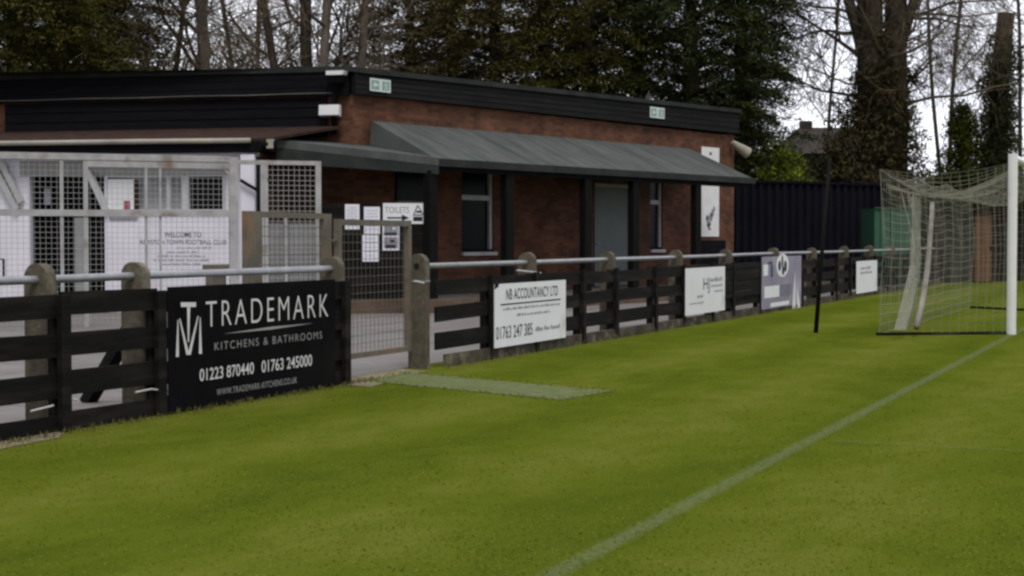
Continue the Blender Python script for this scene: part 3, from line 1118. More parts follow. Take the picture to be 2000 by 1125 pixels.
# left fascia + recessed black cladding
lf = MB()
for k in range(3):
    z0 = 4.08 + k * 0.155
    lf_b = [(0, -0.13, z0), (LLEN - 0.05, -0.13, z0), (LLEN - 0.05, -0.002, z0), (0, -0.002, z0),
            (0, -0.124, z0 + 0.15), (LLEN - 0.05, -0.124, z0 + 0.15), (LLEN - 0.05, -0.002, z0 + 0.15), (0, -0.002, z0 + 0.15)]
    lf.hexa([L2F(p) for p in lf_b])
CH.part('fascia_board', lf, M['cladding'], label='black fascia over the entrance side')
cx0, cx1 = LEF.hit(12, 220).x, LEF.hit(640, 220).x
cl = MB()
for k in range(4):
    z0 = 3.30 + k * 0.19
    cl.hexa([L2F(p) for p in ((cx0, -0.06, z0), (cx1, -0.06, z0), (cx1, -0.003, z0), (cx0, -0.003, z0),
                              (cx0, -0.045, z0 + 0.187), (cx1, -0.045, z0 + 0.187), (cx1, -0.003, z0 + 0.187), (cx0, -0.003, z0 + 0.187))])
CH.part('cladding', cl, M['cladding'])
# thin pale cable clipped along the cladding
cb = MB()
pts = []
for i in range(24):
    t = i / 23
    x = LEF.hit(2 + 655 * t, 195).x
    pts.append(L2F((x, -0.142, LEF.hit(2 + 655 * t, 197 - 15.5 * t + 0.5 * math.sin(t * 19), -0.14).z)))
cb.tube(pts, 0.004, 5)
CH.part('cable', cb, M['gutter'], smooth=True)
# hopper and downpipe at the corner
dp_ = MB()
dx = LLEN - 0.22
t0 = LEF.hit(672, 150, -0.16).z
dp_.tube([L2F((dx - 0.05, -0.22, t0 - 0.1)), L2F((dx - 0.05, -0.2, 4.3)), L2F((dx - 0.12, -0.10, 4.05)), L2F((dx - 0.13, -0.09, 3.35))], 0.055, 10)
CH.part('downpipe', dp_, M['black_frame'], smooth=True)
hp = MB()
hp.hexa([L2F(p) for p in ((dx - 0.14, -0.30, t0 - 0.12), (dx + 0.10, -0.30, t0 - 0.12), (dx + 0.10, -0.14, t0 - 0.12), (dx - 0.14, -0.14, t0 - 0.12),
                          (dx - 0.22, -0.34, t0 + 0.02), (dx + 0.16, -0.34, t0 + 0.02), (dx + 0.16, -0.14, t0 + 0.02), (dx - 0.22, -0.14, t0 + 0.02))])
CH.part('hopper', hp, M['black_frame'])
hp = MB()
hp.hexa([L2F(p) for p in ((dx - 0.19, -0.36, t0 + 0.022), (dx + 0.14, -0.36, t0 + 0.022), (dx + 0.14, -0.14, t0 + 0.022), (dx - 0.19, -0.14, t0 + 0.022),
                          (dx - 0.19, -0.36, t0 + 0.10), (dx + 0.17, -0.36, t0 + 0.10), (dx + 0.17, -0.14, t0 + 0.10), (dx - 0.19, -0.14, t0 + 0.10))])
CH.part('hopper_cover', hp, M['white_plastic'])

# windows and door
def window(a, b, z0, z1, transom_z, label, ywhite=True):
    f = MB()
    y0, y1 = 0.06, 0.13
    w = 0.055
    f.box(a, b, y0, y1, z0, z0 + w)
    f.box(a, b, y0, y1, z1 - w, z1)
    f.box(a, a + w, y0, y1, z0 + w, z1 - w)
    wf = CH.part('window', f, M['black_frame'], label=label)
    s = MB().box(b - 0.085, b, y0 - 0.02, y1, z0 + w, z1 - w)
    s.box(a + w, b - 0.085, y0 - 0.01, y1, transom_z - 0.05, transom_z + 0.05)
    CH.part('sash', s, M['white_trim'], parent=wf)
    CH.part('pane', MB().box(a + w, b - 0.085, y1 - 0.03, y1 - 0.02, z0 + w, z1 - w), M['glass'], parent=wf)
    CH.part('sill', MB().box(a - 0.04, b + 0.05, -0.07, y0, z0 - 0.075, z0 - 0.003), M['white_trim'], parent=wf)


window(w1x[0], w1x[1], w1z[0], w1z[1], FAC.hit(930, 386).z, 'wider dark window with white sill')
window(w3x[0], w3x[1], w3z[0], w3z[1], FAC.hit(1280, 395).z, 'narrow dark window right of the door')
dr = MB().box(doorx[0] + 0.05, doorx[1] - 0.05, 0.05, 0.10, TER, door_z[1] - 0.05)
door = CH.part('door', dr, M['door_grey'])
fr = MB().box(doorx[0], doorx[0] + 0.05, 0.0, 0.12, TER, door_z[1])
fr.box(doorx[1] - 0.05, doorx[1], 0.0, 0.12, TER, door_z[1])
CH.part('frame', fr, M['black_frame'], parent=door)
CH.part('lintel', MB().box(doorx[0] + 0.04, doorx[1] - 0.06, -0.03, 0.11, door_z[1] - 0.048, door_z[1] + 0.03), M['gutter'], parent=door)
hd = MB().tube([(doorx[0] + 0.16, 0.05, TER + 1.0), (doorx[0] + 0.16, 0.0, TER + 1.0), (doorx[0] + 0.28, 0.0, TER + 1.0)], 0.012, 8)
CH.part('handle', hd, M['galv'], parent=door)

# terrace the clubhouse stands on
TE = 0.75
tr = MB()
xa, xb = CAN.hit(545, 600, -TE).x, CLEN + 3.2
tz = [(-4.6, -TE), (xb, -TE), (xb, DEP - 0.003), (-4.6, DEP - 0.003)]
tw = [CAN.local(at(560, 600, 27.6)), Vector((0.2, -TE, 0)), Vector((xb, -TE, 0)), Vector((xb, DEP - 0.003, 0)), Vector((-1.3, DEP - 0.003, 0)), CAN.local(at(560, 600, 29.9))]
loc = [FAC.local(CAN.world((p.x, p.y, 0))) for p in tw]
k_ = len(loc)
tr.m = 1
tr.face([(p.x, p.y, TER) for p in loc])
tr.m = 0
for i in range(k_):
    j = (i + 1) % k_
    d_ = (loc[j] - loc[i]).length
    tr.face([(loc[i].x, loc[i].y, 0), (loc[j].x, loc[j].y, 0), (loc[j].x, loc[j].y, TER), (loc[i].x, loc[i].y, TER)],
            uv=[(0, 0), (d_, 0), (d_, TER), (0, TER)])
CH.part('terrace', tr, [M['plinth_brick'], mat('terrace_slab', (0.10, 0.09, 0.082), (0.06, 0.055, 0.05), 3, 0.95, 0.3, 40, spec=0.0)])

# canopy: main slope, hip at its left end, front lip, posts
def fz(px, py, y):
    p = FAC.hit(px, py, y)
    return Vector((p.x, p.y, p.z))


T0 = fz(726, 236, -0.003)
T1 = fz(1345, 290, -0.003)
EDGE = 2.83
E1 = Vector((CLEN + 0.02, -DEP, EDGE + 0.02))
Eh = Vector((fz(975, 310, -DEP).x, -DEP, EDGE))
E0 = Vector((fz(853, 310, -DEP).x, -DEP, EDGE))
S0 = fz(722, 283, -0.003)
cn = MB()


def slab(mb, pts, th):
    mb.face(pts)
    low = [p - Vector((0, 0, th)) for p in pts]
    mb.face(low[::-1])
    for i in range(len(pts)):
        j = (i + 1) % len(pts)
        mb.face([low[i], low[j], pts[j], pts[i]])


# the felt dips a little between the rafters
cols = 14
upper = [T0.lerp(T1, i / cols) for i in range(cols + 1)]
lower = [Eh.lerp(E1, i / cols) for i in range(cols + 1)]
rr = random.Random(11)
sags = [rr.uniform(-0.008, 0.006) for _ in range(cols + 1)]
for i in range(cols):
    for j in range(3):
        def pt(a, b):
            p = upper[a].lerp(lower[a], b / 3)
            if 0 < b < 3:
                p = p + Vector((0, 0, sags[a]))
            return p
        cn.face([pt(i, j + 1), pt(i + 1, j + 1), pt(i + 1, j), pt(i, j)])
for i in range(1):
    cn.face([T0, Eh, E1, T1][::-1] and [p - Vector((0, 0, 0.09)) for p in (T0, T1, E1, Eh)])
cn.face([p for p in (T1, E1, E1 - Vector((0, 0, 0.09)), T1 - Vector((0, 0, 0.09)))][::-1])
cn.face([T0, S0, E0, Eh])
cn.face([p - Vector((0, 0, 0.06)) for p in (T0, Eh, E0, S0)])
cano = CH.part('canopy', cn, M['felt'])
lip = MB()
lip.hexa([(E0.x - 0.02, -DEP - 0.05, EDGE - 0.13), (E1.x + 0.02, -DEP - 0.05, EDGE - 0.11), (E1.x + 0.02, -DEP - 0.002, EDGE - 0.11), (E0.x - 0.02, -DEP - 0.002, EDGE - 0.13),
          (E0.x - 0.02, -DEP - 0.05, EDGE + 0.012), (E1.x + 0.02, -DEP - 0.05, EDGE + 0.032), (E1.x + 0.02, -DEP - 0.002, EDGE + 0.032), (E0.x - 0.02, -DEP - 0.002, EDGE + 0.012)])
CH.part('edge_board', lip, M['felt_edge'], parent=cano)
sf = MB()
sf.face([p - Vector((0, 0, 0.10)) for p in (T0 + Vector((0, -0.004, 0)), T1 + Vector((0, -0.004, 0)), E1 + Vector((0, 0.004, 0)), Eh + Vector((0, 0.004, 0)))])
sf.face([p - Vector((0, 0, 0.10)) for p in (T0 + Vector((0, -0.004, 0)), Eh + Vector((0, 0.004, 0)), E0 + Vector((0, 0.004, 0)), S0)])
CH.part('shade_soffit', sf, M['black_frame'], parent=cano)  # black sheet added below the felt to deepen the canopy's shade
CH.part('shade_beam', MB().box(E0.x + 0.05, E1.x - 0.10, -DEP + 0.035, -DEP + 0.155, EDGE - 0.21, EDGE - 0.06), M['black_frame'], parent=cano)  # added behind the canopy edge to block sky light from the wall
for (pa, pb) in ((834, 857), (986, 1004), (1139, 1157), (1233, 1250), (1355, 1371)):
    xa_, xb_ = fz(pa, 450, -DEP + 0.05).x, fz(pb, 450, -DEP + 0.05).x
    w_ = min(0.24, xb_ - xa_)
    pm = MB().box((xa_ + xb_) / 2 - w_ / 2, (xa_ + xb_) / 2 + w_ / 2, -DEP + 0.03, -DEP + 0.18, TER, EDGE - 0.212)
    CH.part('canopy_post', pm, M['black_frame'], bevel=0.01)

# low porch roof between the kiosk and the canopy corner
A1 = FAC.local(at(541, 273, 27.85))
A2 = FAC.local(at(541, 262, 29.6))
Bc = Vector((E0.x - 0.012, -DEP - 0.06, EDGE + 0.02))
Bb = Vector((S0.x - 0.01, -0.02, S0.z - 0.02))
ps = MB()
slab(ps, [A1, Bc, Bb, A2], 0.14)
porch = CH.part('porch_roof', ps, M['felt'])
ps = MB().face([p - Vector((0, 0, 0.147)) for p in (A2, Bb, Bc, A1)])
CH.part('shade_soffit', ps, M['black_frame'], parent=porch)  # same added black sheet, darkening the shade under the porch
ps = MB()
d1 = (Bc - A1)
dn = Vector((0, 0, -1))
q = [A1 + dn * 0.145, Bc + dn * 0.145, Bc + dn * 0.30, A1 + dn * 0.42]
yo = (Bb - Bc).normalized() * 0.06
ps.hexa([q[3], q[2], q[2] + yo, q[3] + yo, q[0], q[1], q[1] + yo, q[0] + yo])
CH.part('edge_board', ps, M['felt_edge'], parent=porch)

# dark timber screen under the porch, carrying the notices
SCR = Frame(at(626, 600, 28.1), at(842, 600, 28.45) - at(626, 600, 28.1))
sx1 = SCR.hit(838, 500).x
TS = Thing('timber_screen', 'low black boarded screen wall carrying notices beside the gate', 'screen', SCR, (0, 0, TER))
sc = MB()
zt = SCR.hit(700, 396).z
k = 0
z = TER
while z < zt - 0.02:
    z1 = min(z + 0.15, zt)
    sc.box(0, sx1, 0.0 if k % 2 else 0.004, 0.04, z, z1 - 0.006)
    z = z1
    k += 1
TS.part('boards', sc, M['black_board'])
pst = MB()
for x in (0.04, sx1 * 0.5, sx1 - 0.05):
    pst.box(x - 0.05, x + 0.05, 0.042, 0.14, TER, zt)
TS.part('framing', pst, M['black_frame'])
# black window in the wall behind the porch (left face)
bw = MB()
a, b = LEF.hit(772, 392).x, LEF.hit(838, 392).x
zb, ztp = FAC.hit(800, 393).z, FAC.hit(800, 335).z
wa, wb = FAC.hit(772, 380).x, FAC.hit(838, 380).x
f = MB().box(wa, wb, -0.05, -0.004, zb, ztp)
pw = CH.part('window', f, M['glass'], label='black window behind the porch')
CH.part('sill', MB().box(wa - 0.02, wb + 0.02, -0.10, -0.004, zb - 0.12, zb - 0.003), M['pale_room'], parent=pw)


def screen_sign(name, label, cat, x0, x1, y0, y1, m, group=None, dy=-0.012, th=0.006):
    p, q = SCR.hit(x0, y1, dy), SCR.hit(x1, y0, dy)
    T = Thing(name, label, cat, SCR, ((p.x + q.x) / 2, dy, p.z), group)
    T.part('panel' if cat == 'sign' else 'sheet', MB().box(p.x, q.x, dy, dy + th, p.z, q.z), m)
    T.b = (p.x, q.x, p.z, q.z)
    T.y = dy - 0.002
    return T


def sbox(T, x0, x1, y0, y1):
    p, q = SCR.hit(x0, y1, T.y), SCR.hit(x1, y0, T.y)
    return p.x, q.x, p.z, q.z


def rect(mb, b, y):
    mb.face([(b[0], y, b[2]), (b[1], y, b[2]), (b[1], y, b[3]), (b[0], y, b[3])])


TO = screen_sign('toilets_sign', 'wide white toilets sign with arrow and triangular emblem on the black screen', 'sign', 748, 832, 397, 437, M['sign_white'])
lt = MB()
letters(lt, 'TOILETS', *sbox(TO, 752, 799, 404, 416), TO.y, bold=0.0)
TO.part('lettering', lt, M['ink_grey'])
lt = MB()
ab = sbox(TO, 756, 792, 424, 427)
rect(lt, ab, TO.y)
h_ = ab[3] - ab[2]
lt.face([(ab[1] - 0.07, TO.y, ab[2] - h_ * 1.6), (ab[1] + 0.07, TO.y, (ab[2] + ab[3]) / 2), (ab[1] - 0.07, TO.y, ab[3] + h_ * 1.6)][::1])
e = sbox(TO, 807, 825, 401, 432)
cx = (e[0] + e[1]) / 2
mid = e[2] + (e[3] - e[2]) * 0.42
for (a, b) in (((e[0], mid), (cx, e[3])), ((e[1], mid), (cx, e[3]))):
    lt.face([(a[0], TO.y, a[1]), (a[0] + 0.02, TO.y, a[1]), (b[0] + 0.01, TO.y, b[1]), (b[0] - 0.01, TO.y, b[1])])
rect(lt, (e[0], e[1], e[2], mid - 0.04), TO.y)
rect(lt, (e[0], e[1], mid - 0.02, mid), TO.y)
rect(lt, (cx - 0.03, cx + 0.06, mid + 0.03, mid + 0.07), TO.y)
TO.part('emblem', lt, M['ink'])

NG = 'paper notices on the black screen'


def notice(label, x0, x1, y0, y1, lines, seed, head=None, dy=-0.012):
    T = screen_sign('paper_notice', label, 'notice', x0, x1, y0, y1, M['paper'], NG, dy=dy)
    b = T.b
    r = random.Random(seed)
    m_ = MB()
    w, h = b[1] - b[0], b[3] - b[2]
    for i in range(lines):
        z1 = b[3] - h * (0.12 + 0.8 * i / lines)
        ll = r.uniform(0.5, 0.8) * w
        small_print(m_, r, b[0] + (w - ll) / 2, b[0] + (w + ll) / 2, z1 - h * 0.035, z1, T.y)
    if head:
        letters(m_, head, b[0] + w * 0.25, b[1] - w * 0.2, b[2] + h * 0.62, b[2] + h * 0.75, T.y)
    T.part('print', m_, M['ink_grey'])
    return T


notice('white paper notice at the far left end of the black screen', 674, 702, 399, 448, 9, 1)
notice('upper white paper notice in the middle, directly above the longest notice', 711, 742, 404, 457, 7, 2)
notice('longest white paper notice, hanging lowest on the black screen', 708, 740, 459, 511, 5, 3)
PT = screen_sign('poster', 'dark picture poster with white border below the toilets sign', 'poster', 747, 780, 436, 489, M['paper'])
mm = MB()
rect(mm, sbox(PT, 750, 777, 439, 459), PT.y)
rect(mm, sbox(PT, 750, 777, 463, 485), PT.y)
PT.part('picture', mm, M['ink_grey'])
PT.y -= 0.002
mm = MB()
rect(mm, sbox(PT, 750, 775, 454, 460), PT.y)
rect(mm, sbox(PT, 753, 773, 478, 485), PT.y)
rect(mm, sbox(PT, 762, 770, 468, 474), PT.y)
PT.part('dark_print', mm, M['ink'])
PT.y -= 0.001
mm = MB()
bb = sbox(PT, 767, 773, 443, 449)
mm.face([((bb[0] + bb[1]) / 2 + (bb[1] - bb[0]) / 2 * math.cos(i * math.pi / 6), PT.y, (bb[2] + bb[3]) / 2 + (bb[3] - bb[2]) / 2 * math.sin(i * math.pi / 6)) for i in range(12)])
PT.part('round_print', mm, M['paper'])

# exit signs on the fascia, banner, camera, floodlight
def exit_sign(label, x0, x1, y0, y1):
    yf = -0.145
    p, q = FAC.hit(x0, y1, yf), FAC.hit(x1, y0, yf)
    p2 = FAC.hit(x0, y0, yf)
    z0, z1 = p.z, p2.z
    T = Thing('exit_sign', label, 'sign', FAC, ((p.x + q.x) / 2, yf, z0), 'green exit signs on the fascia')
    T.part('panel', MB().box(p.x, q.x, yf, yf + 0.01, z0, z1), M['exit_white'])
    yy = yf - 0.002
    w, h = q.x - p.x, z1 - z0
    g = MB()
    rect(g, (p.x + w * 0.06, p.x + w * 0.44, z0 + h * 0.14, z1 - h * 0.14), yy)
    rect(g, (p.x + w * 0.58, p.x + w * 0.94, z0 + h * 0.14, z1 - h * 0.14), yy)
    T.part('green_field', g, M['exit_green'])
    yy -= 0.002
    s = MB()
    ax, az = p.x + w * 0.25, z0 + h * 0.5
    s.face([(ax - w * 0.13, yy, az), (ax, yy, az - h * 0.25), (ax, yy, az + h * 0.25)])
    rect(s, (ax, ax + w * 0.13, az - h * 0.09, az + h * 0.09), yy)
    # running figure
    mx_ = p.x + w * 0.76
    n = 10
    s.face([(mx_ - w * 0.02 + w * 0.035 * math.cos(2 * math.pi * i / n), yy, z1 - h * 0.26 + h * 0.06 * math.sin(2 * math.pi * i / n)) for i in range(n)])
    for (x_0, z_0, x_1, z_1, t) in ((0, 0.62, 0.02, 0.42, 0.05), (0.02, 0.42, -0.08, 0.2, 0.035), (0.02, 0.42, 0.1, 0.24, 0.035), (-0.1, 0.52, 0.1, 0.6, 0.03)):
        a = Vector((mx_ + w * x_0, yy, z0 + h * z_0))
        b = Vector((mx_ + w * x_1, yy, z0 + h * z_1))
        d = (b - a).normalized()
        o_ = Vector((-d.z, 0, d.x)) * w * t / 2
        s.face([a - o_, b - o_, b + o_, a + o_])
    T.part('pictogram', s, M['exit_white'])


exit_sign('green and white exit sign near the left corner of the front fascia', 723, 763, 152, 177)
exit_sign('smaller looking green and white exit sign towards the far end of the front fascia', 1270, 1298, 208, 229)

p, q = FAC.hit(1370, 462, -0.02), FAC.hit(1405, 287, -0.02)
BN = Thing('wall_banner', 'tall narrow white banner with a dark sketch on the far end of the brick wall', 'banner', FAC, ((p.x + q.x) / 2, -0.02, p.z))
BN.part('sheet', MB().box(p.x, q.x, -0.02, -0.012, p.z, FAC.hit(1370, 286, -0.02).z), M['white_plastic'])
sk = MB()
rr = random.Random(3)
for (cx, cy, rx, ry) in ((1385, 437, 4.5, 6), (1382, 428, 3.5, 8), (1388, 424, 3.5, 10), (1392, 416, 3, 8), (1395, 408, 2.4, 6), (1386, 447, 3, 4)):
    c = FAC.hit(cx, cy, -0.023)
    ex = FAC.hit(cx + rx, cy, -0.023).x - c.x
    ez = FAC.hit(cx, cy - ry, -0.023).z - c.z
    sk.face([(c.x + ex * math.cos(i * math.pi / 7) * rr.uniform(0.7, 1.1), -0.023 - 0.0004 * rx, c.z + ez * math.sin(i * math.pi / 7) * rr.uniform(0.7, 1.1)) for i in range(14)])
BN.part('sketch', sk, M['ink_grey'])
sk = MB()
for (cx, cy, rx, ry) in ((1384, 440, 2.5, 5), (1381, 425, 1.5, 5), (1390, 420, 1.2, 5), (1388, 300, 2.2, 3)):
    c = FAC.hit(cx, cy, -0.027)
    ex = FAC.hit(cx + rx, cy, -0.027).x - c.x
    ez = FAC.hit(cx, cy - ry, -0.027).z - c.z
    sk.face([(c.x + ex * math.cos(i * math.pi / 5), -0.027, c.z + ez * math.sin(i * math.pi / 5)) for i in range(10)])
BN.part('dark_print', sk, M['ink'])
# dark timber panel round the banner
pn = MB().box(FAC.hit(1357, 470, -0.01).x, p.x - 0.03, -0.011, -0.003, TER, p.z + 1.9)
pn.box(FAC.hit(1357, 470, -0.01).x, wx1 - 0.45, -0.011, -0.003, TER, p.z - 0.1)
CH.part('dark_panel', pn, M['cladding'])

cw = FAC.hit(1428, 283, -0.05)
CC = Thing('security_camera', 'cream security camera housing on a bracket at the far end of the brick wall', 'camera', FAC, (wx1 - 0.12, -0.01, cw.z))
a = Vector((wx1 - 0.30, -0.02, FAC.hit(1421, 279, -0.1).z))
d = Vector((0.62, -0.35, -0.42)).normalized()
b0 = a + Vector((0.02, -0.12, 0.0))
CC.part('body', MB().tube([b0 - d * 0.06, b0, b0 + d * 0.28, b0 + d * 0.50], [0.06, 0.075, 0.125, 0.155], 14), M['cream'], smooth=False, bevel=0.006)
CC.part('lens_rim', MB().tube([b0 + d * 0.502, b0 + d * 0.52], [0.14, 0.13], 14), M['ink_grey'])
CC.part('bracket', MB().tube([a + Vector((0.10, 0.015, 0.02)), b0 + d * 0.08], 0.03, 8), M['cream'])

fl0, fl1 = LEF.hit(623, 228, -0.2), LEF.hit(662, 204, -0.2)
FLD = Thing('floodlight', 'white boxy floodlight on the corner beside the black downpipe', 'light', LEF, ((fl0.x + fl1.x) / 2, -0.2, fl0.z))
FLD.part('housing', MB().hexa([(fl0.x, -0.22, fl0.z + 0.03), (fl1.x, -0.22, fl0.z + 0.03), (fl1.x, -0.08, fl0.z), (fl0.x, -0.08, fl0.z),
                               (fl0.x, -0.20, fl1.z), (fl1.x, -0.20, fl1.z), (fl1.x, -0.08, fl1.z), (fl0.x, -0.08, fl1.z)]), M['white_plastic'], bevel=0.02)
FLD.part('bracket', MB().box((fl0.x + fl1.x) / 2 - 0.04, (fl0.x + fl1.x) / 2 + 0.04, -0.085, -0.002, fl0.z + 0.05, fl1.z - 0.05), M['black_frame'])

# ------------------------------------------------------------------ white entrance kiosk with its wire cage
K0 = at(0, 600, 28.75)
K1 = at(540, 600, 27.75)
KIO = Frame(K0, K1 - K0)
KI = Thing('entrance_kiosk', 'white painted entrance kiosk with dark doorway behind the wire cage', 'kiosk', KIO, (0, 0, 0))


def kz(px, py, y=0.0):
    return KIO.hit(px, py, y)


kl = -6.0
kr = kz(503, 400).x
EV = kz(300, 300).z
dx0, dx1 = kz(58, 400).x, kz(204, 400).x
sillz = kz(320, 409).z
headz = kz(320, 345).z
wl_, wr_ = kz(210, 400).x, kz(440, 400).x
kw = MB()
kw.box(kl, dx0, 0, 0.12, 0, EV)
kw.box(dx0, dx1, 0, 0.12, headz + 0.05, EV)
kw.box(dx1, wl_, 0, 0.12, 0, EV)
kw.box(wl_, wr_, 0, 0.12, 0, sillz)
kw.box(wl_, wr_, 0, 0.12, headz, EV)
kw.box(wr_, kr, 0, 0.12, 0, EV)
KI.part('wall', kw, M['white_wall'])
KI.part('side_wall', MB().box(kr - 0.12, kr, 0.122, 1.75, 0, EV), M['brick'])
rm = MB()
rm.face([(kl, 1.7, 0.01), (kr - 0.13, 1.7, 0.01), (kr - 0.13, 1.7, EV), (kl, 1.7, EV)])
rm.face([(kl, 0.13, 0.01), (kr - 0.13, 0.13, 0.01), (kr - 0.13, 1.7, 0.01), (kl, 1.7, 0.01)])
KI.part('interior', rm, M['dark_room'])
# serving window: dark panes, pale dividers, things inside
dv = MB()
for (a, b) in ((326, 333), (355, 369), (435, 441)):
    xa_, xb_ = kz(a, 380).x, kz(b, 380).x
    dv.box(xa_, xb_, -0.015, 0.10, sillz, headz)
dv.box(wl_ - 0.03, wr_ + 0.03, -0.05, 0.10, sillz - 0.06, sillz - 0.002)
wfm = KI.part('window', dv, M['white_trim'])
KI.part('pane', MB().box(kz(369, 380).x, wr_ - 0.06, 0.07, 0.08, sillz, headz), M['glass'], parent=wfm)
KI.part('blind', MB().box(kz(333, 380).x, kz(355, 380).x, 0.06, 0.075, sillz, headz), M['pale_room'], parent=wfm)
KI.part('hatch', MB().box(kz(248, 380).x, kz(326, 380).x, 0.05, 0.065, sillz, headz), M['pale_room'], parent=wfm)
KI.part('pane', MB().box(wl_, kz(248, 380).x, 0.07, 0.08, sillz, headz), M['pale_room'], parent=wfm)
KI.part('eaves_shade_board', MB().box(kz(40, 320).x, wr_ + 0.05, -0.015, -0.0015, headz + 0.02, EV - 0.12), mat('eaves_shade_grey', (0.40, 0.39, 0.38), (0.30, 0.29, 0.28), 3, 0.8, spec=0.2))  # grey sheet painted as the shade the eaves cast on the white wall
# noticeboard sheet with pink corner
p, q = kz(211, 409, -0.02), kz(262, 350, -0.02)
PO = Thing('notice_poster', 'pale poster with a pink corner in the kiosk window', 'poster', KIO, (p.x, -0.02, p.z))
PO.part('sheet', MB().box(p.x, q.x, -0.024, -0.018, p.z, q.z), M['sign_white'])
p2, q2 = kz(242, 409, -0.03), kz(254, 392, -0.03)
PO.part('pink_corner', MB().box(p2.x, q2.x, -0.030, -0.026, p2.z, q2.z), M['ink_red'])
p2, q2 = kz(262, 409, -0.03), kz(272, 352, -0.03)
PO.part('side_strip', MB().box(p2.x, q2.x, -0.030, -0.02, p2.z, q2.z), M['tile_brown'])
# doorway details
p, q = kz(146, 545, -0.01), kz(162, 425, -0.01)
KI.part('door_stile', MB().box(p.x, q.x, 0.0, 0.06, 0, q.z), M['pale_room'])
# sloping white brackets under the eaves
for (x0_, y0_, x1_, y1_) in ((172, 333, 208, 411), (-12, 322, 34, 408), (4, 318, 42, 395)):
    a, b = kz(x0_, y0_, -0.12), kz(x1_, y1_, -0.05)
    KI.part('eaves_bracket', MB().bar(a, b, 0.10, 0.12, up=(0, 1, 0)), M['white_trim'])
kp = MB()
xa_, xb_ = kz(474, 400, -0.25).x, kz(501, 400, -0.25).x
kp.box(xa_, xb_, -0.35, -0.12, 0, kz(480, 302, -0.3).z)
KI.part('corner_post', kp, M['white_wall'])
kp = MB()
xa_, xb_ = kz(509, 400, -0.2).x, kz(522, 400, -0.2).x
kp.box(xa_, xb_, -0.25, -0.15, 0, kz(515, 318, -0.2).z)
KI.part('corner_post', kp, M['white_wall'])
# black pipes on the corner post
bp_ = MB()
bp_.tube([kz(505, 305, -0.42), kz(505.5, 420, -0.42), kz(507, 560, -0.42)], 0.045, 10)
bp_.tube([kz(470, 352, -0.42), kz(486, 362, -0.42), kz(504, 372, -0.42)], 0.03, 8)
bp_.tube([kz(505, 358, -0.42), kz(520, 352, -0.42), kz(545, 347, -0.3)], 0.03, 8)
KI.part('downpipe', bp_, M['black_frame'], smooth=True)
# roof: brown sloped strip, black fascia, pale gutter
ov = -0.35
ro = MB()
zE = kz(300, 272, ov).z
backL, backR = KIO.local(LEF.world((0, -0.07, 0))), KIO.local(LEF.world((LLEN - 0.2, -0.07, 0)))
zB = 3.50
A = [Vector((kl, ov, zE)), Vector((kz(545, 400).x - 0.05, ov, zE)), Vector((backR.x, backR.y, zB)), Vector((backL.x, backL.y, zB))]
slab(ro, A, 0.05)
KI.part('roof', ro, M['tile_brown'])
fb = MB().box(kl, kz(540, 400).x, ov - 0.03, ov + 0.0, kz(300, 297, ov).z, zE - 0.052)
fb.box(kl, kz(540, 400).x, ov, -0.002, kz(300, 297, ov).z, kz(300, 297, ov).z + 0.03)
KI.part('fascia_board', fb, M['cladding'])
gt = MB()
gt.tube([(kl, ov - 0.085, kz(0, 281, ov).z), (kz(300, 280, ov).x, ov - 0.085, kz(0, 280.5, ov).z), (kz(492, 280, ov).x, ov - 0.085, kz(0, 281, ov).z)], 0.045, 10)
KI.part('gutter', gt, M['gutter'], smooth=True)
hh = MB().box(kz(523, 280, -0.45).x, kz(536, 280, -0.45).x, -0.52, -0.38, kz(530, 290, -0.45).z, kz(530, 272, -0.45).z)
hh2 = KI.part('outlet', hh, M['gutter'], bevel=0.01)
hh = MB().tube([kz(512, 282, -0.45), kz(540, 282, -0.42)], 0.09, 10)
KI.part('pipe_end', hh, M['black_frame'])
# welcome lettering painted on the wall
yy = -0.006
wt = MB()


def kbox(x0, x1, y0, y1, y=yy):
    p, q = kz(x0, y1, y), kz(x1, y0, y)
    return p.x, q.x, p.z, q.z


letters(wt, 'WELCOME TO', *kbox(321, 393, 453, 463.5), yy, bold=0.01)
letters(wt, 'ROYSTON TOWN FOOTBALL CLUB', *kbox(274, 442, 468.5, 477.5), yy, bold=0.004)
rr = random.Random(8)
WSN = Thing('welcome_sign', 'white welcome sign with blue black lettering on the kiosk wall', 'sign', KIO, (kz(358, 480).x, -0.003, kbox(1, 2, 440, 528)[2]))
rb = kbox(268, 448, 441, 526)
WSN.part('panel', MB().box(rb[0], rb[1], -0.004, -0.0005, rb[2], rb[3]), M['white_wall'])
WSN.part('lettering', wt, M['ink'])
wt = MB()
for (x0, x1, y0) in ((345, 412, 482), (327, 390, 490), (308, 406, 498), (300, 412, 506), (317, 396, 514)):
    small_print(wt, rr, *kbox(x0, x1, y0, y0 + 4.5), yy)
WSN.part('small_lettering', wt, M['ink_grey'])
vb = kbox(213, 268, 422, 428, -0.02)
KI.part('vent', MB().box(vb[0], vb[1], -0.03, -0.001, vb[2], vb[3]), M['ink_grey'])
# framed notice at the very left edge
p, q = kz(-14, 545, -0.02), kz(8, 505, -0.02)
FN = Thing('framed_notice', 'small white notice in a dark frame on the white wall, cut by the picture edge', 'notice', KIO, (p.x, -0.02, p.z))
FN.part('frame', MB().box(p.x, q.x, -0.03, -0.001, p.z, q.z), M['black_frame'])
FN.part('sheet', MB().box(p.x + 0.03, q.x - 0.03, -0.034, -0.031, p.z + 0.03, q.z - 0.03), M['paper'])
p, q = kz(86, 400, 0.5), kz(98, 368, 0.5)
DN = tag(MB().box(p.x, q.x, 0.5, 0.51, p.z, q.z).build('door_notice', M['paper'], frame=KIO, off=(p.x, 0.5, p.z)),
         'small white notice hanging inside the dark kiosk doorway', 'notice')

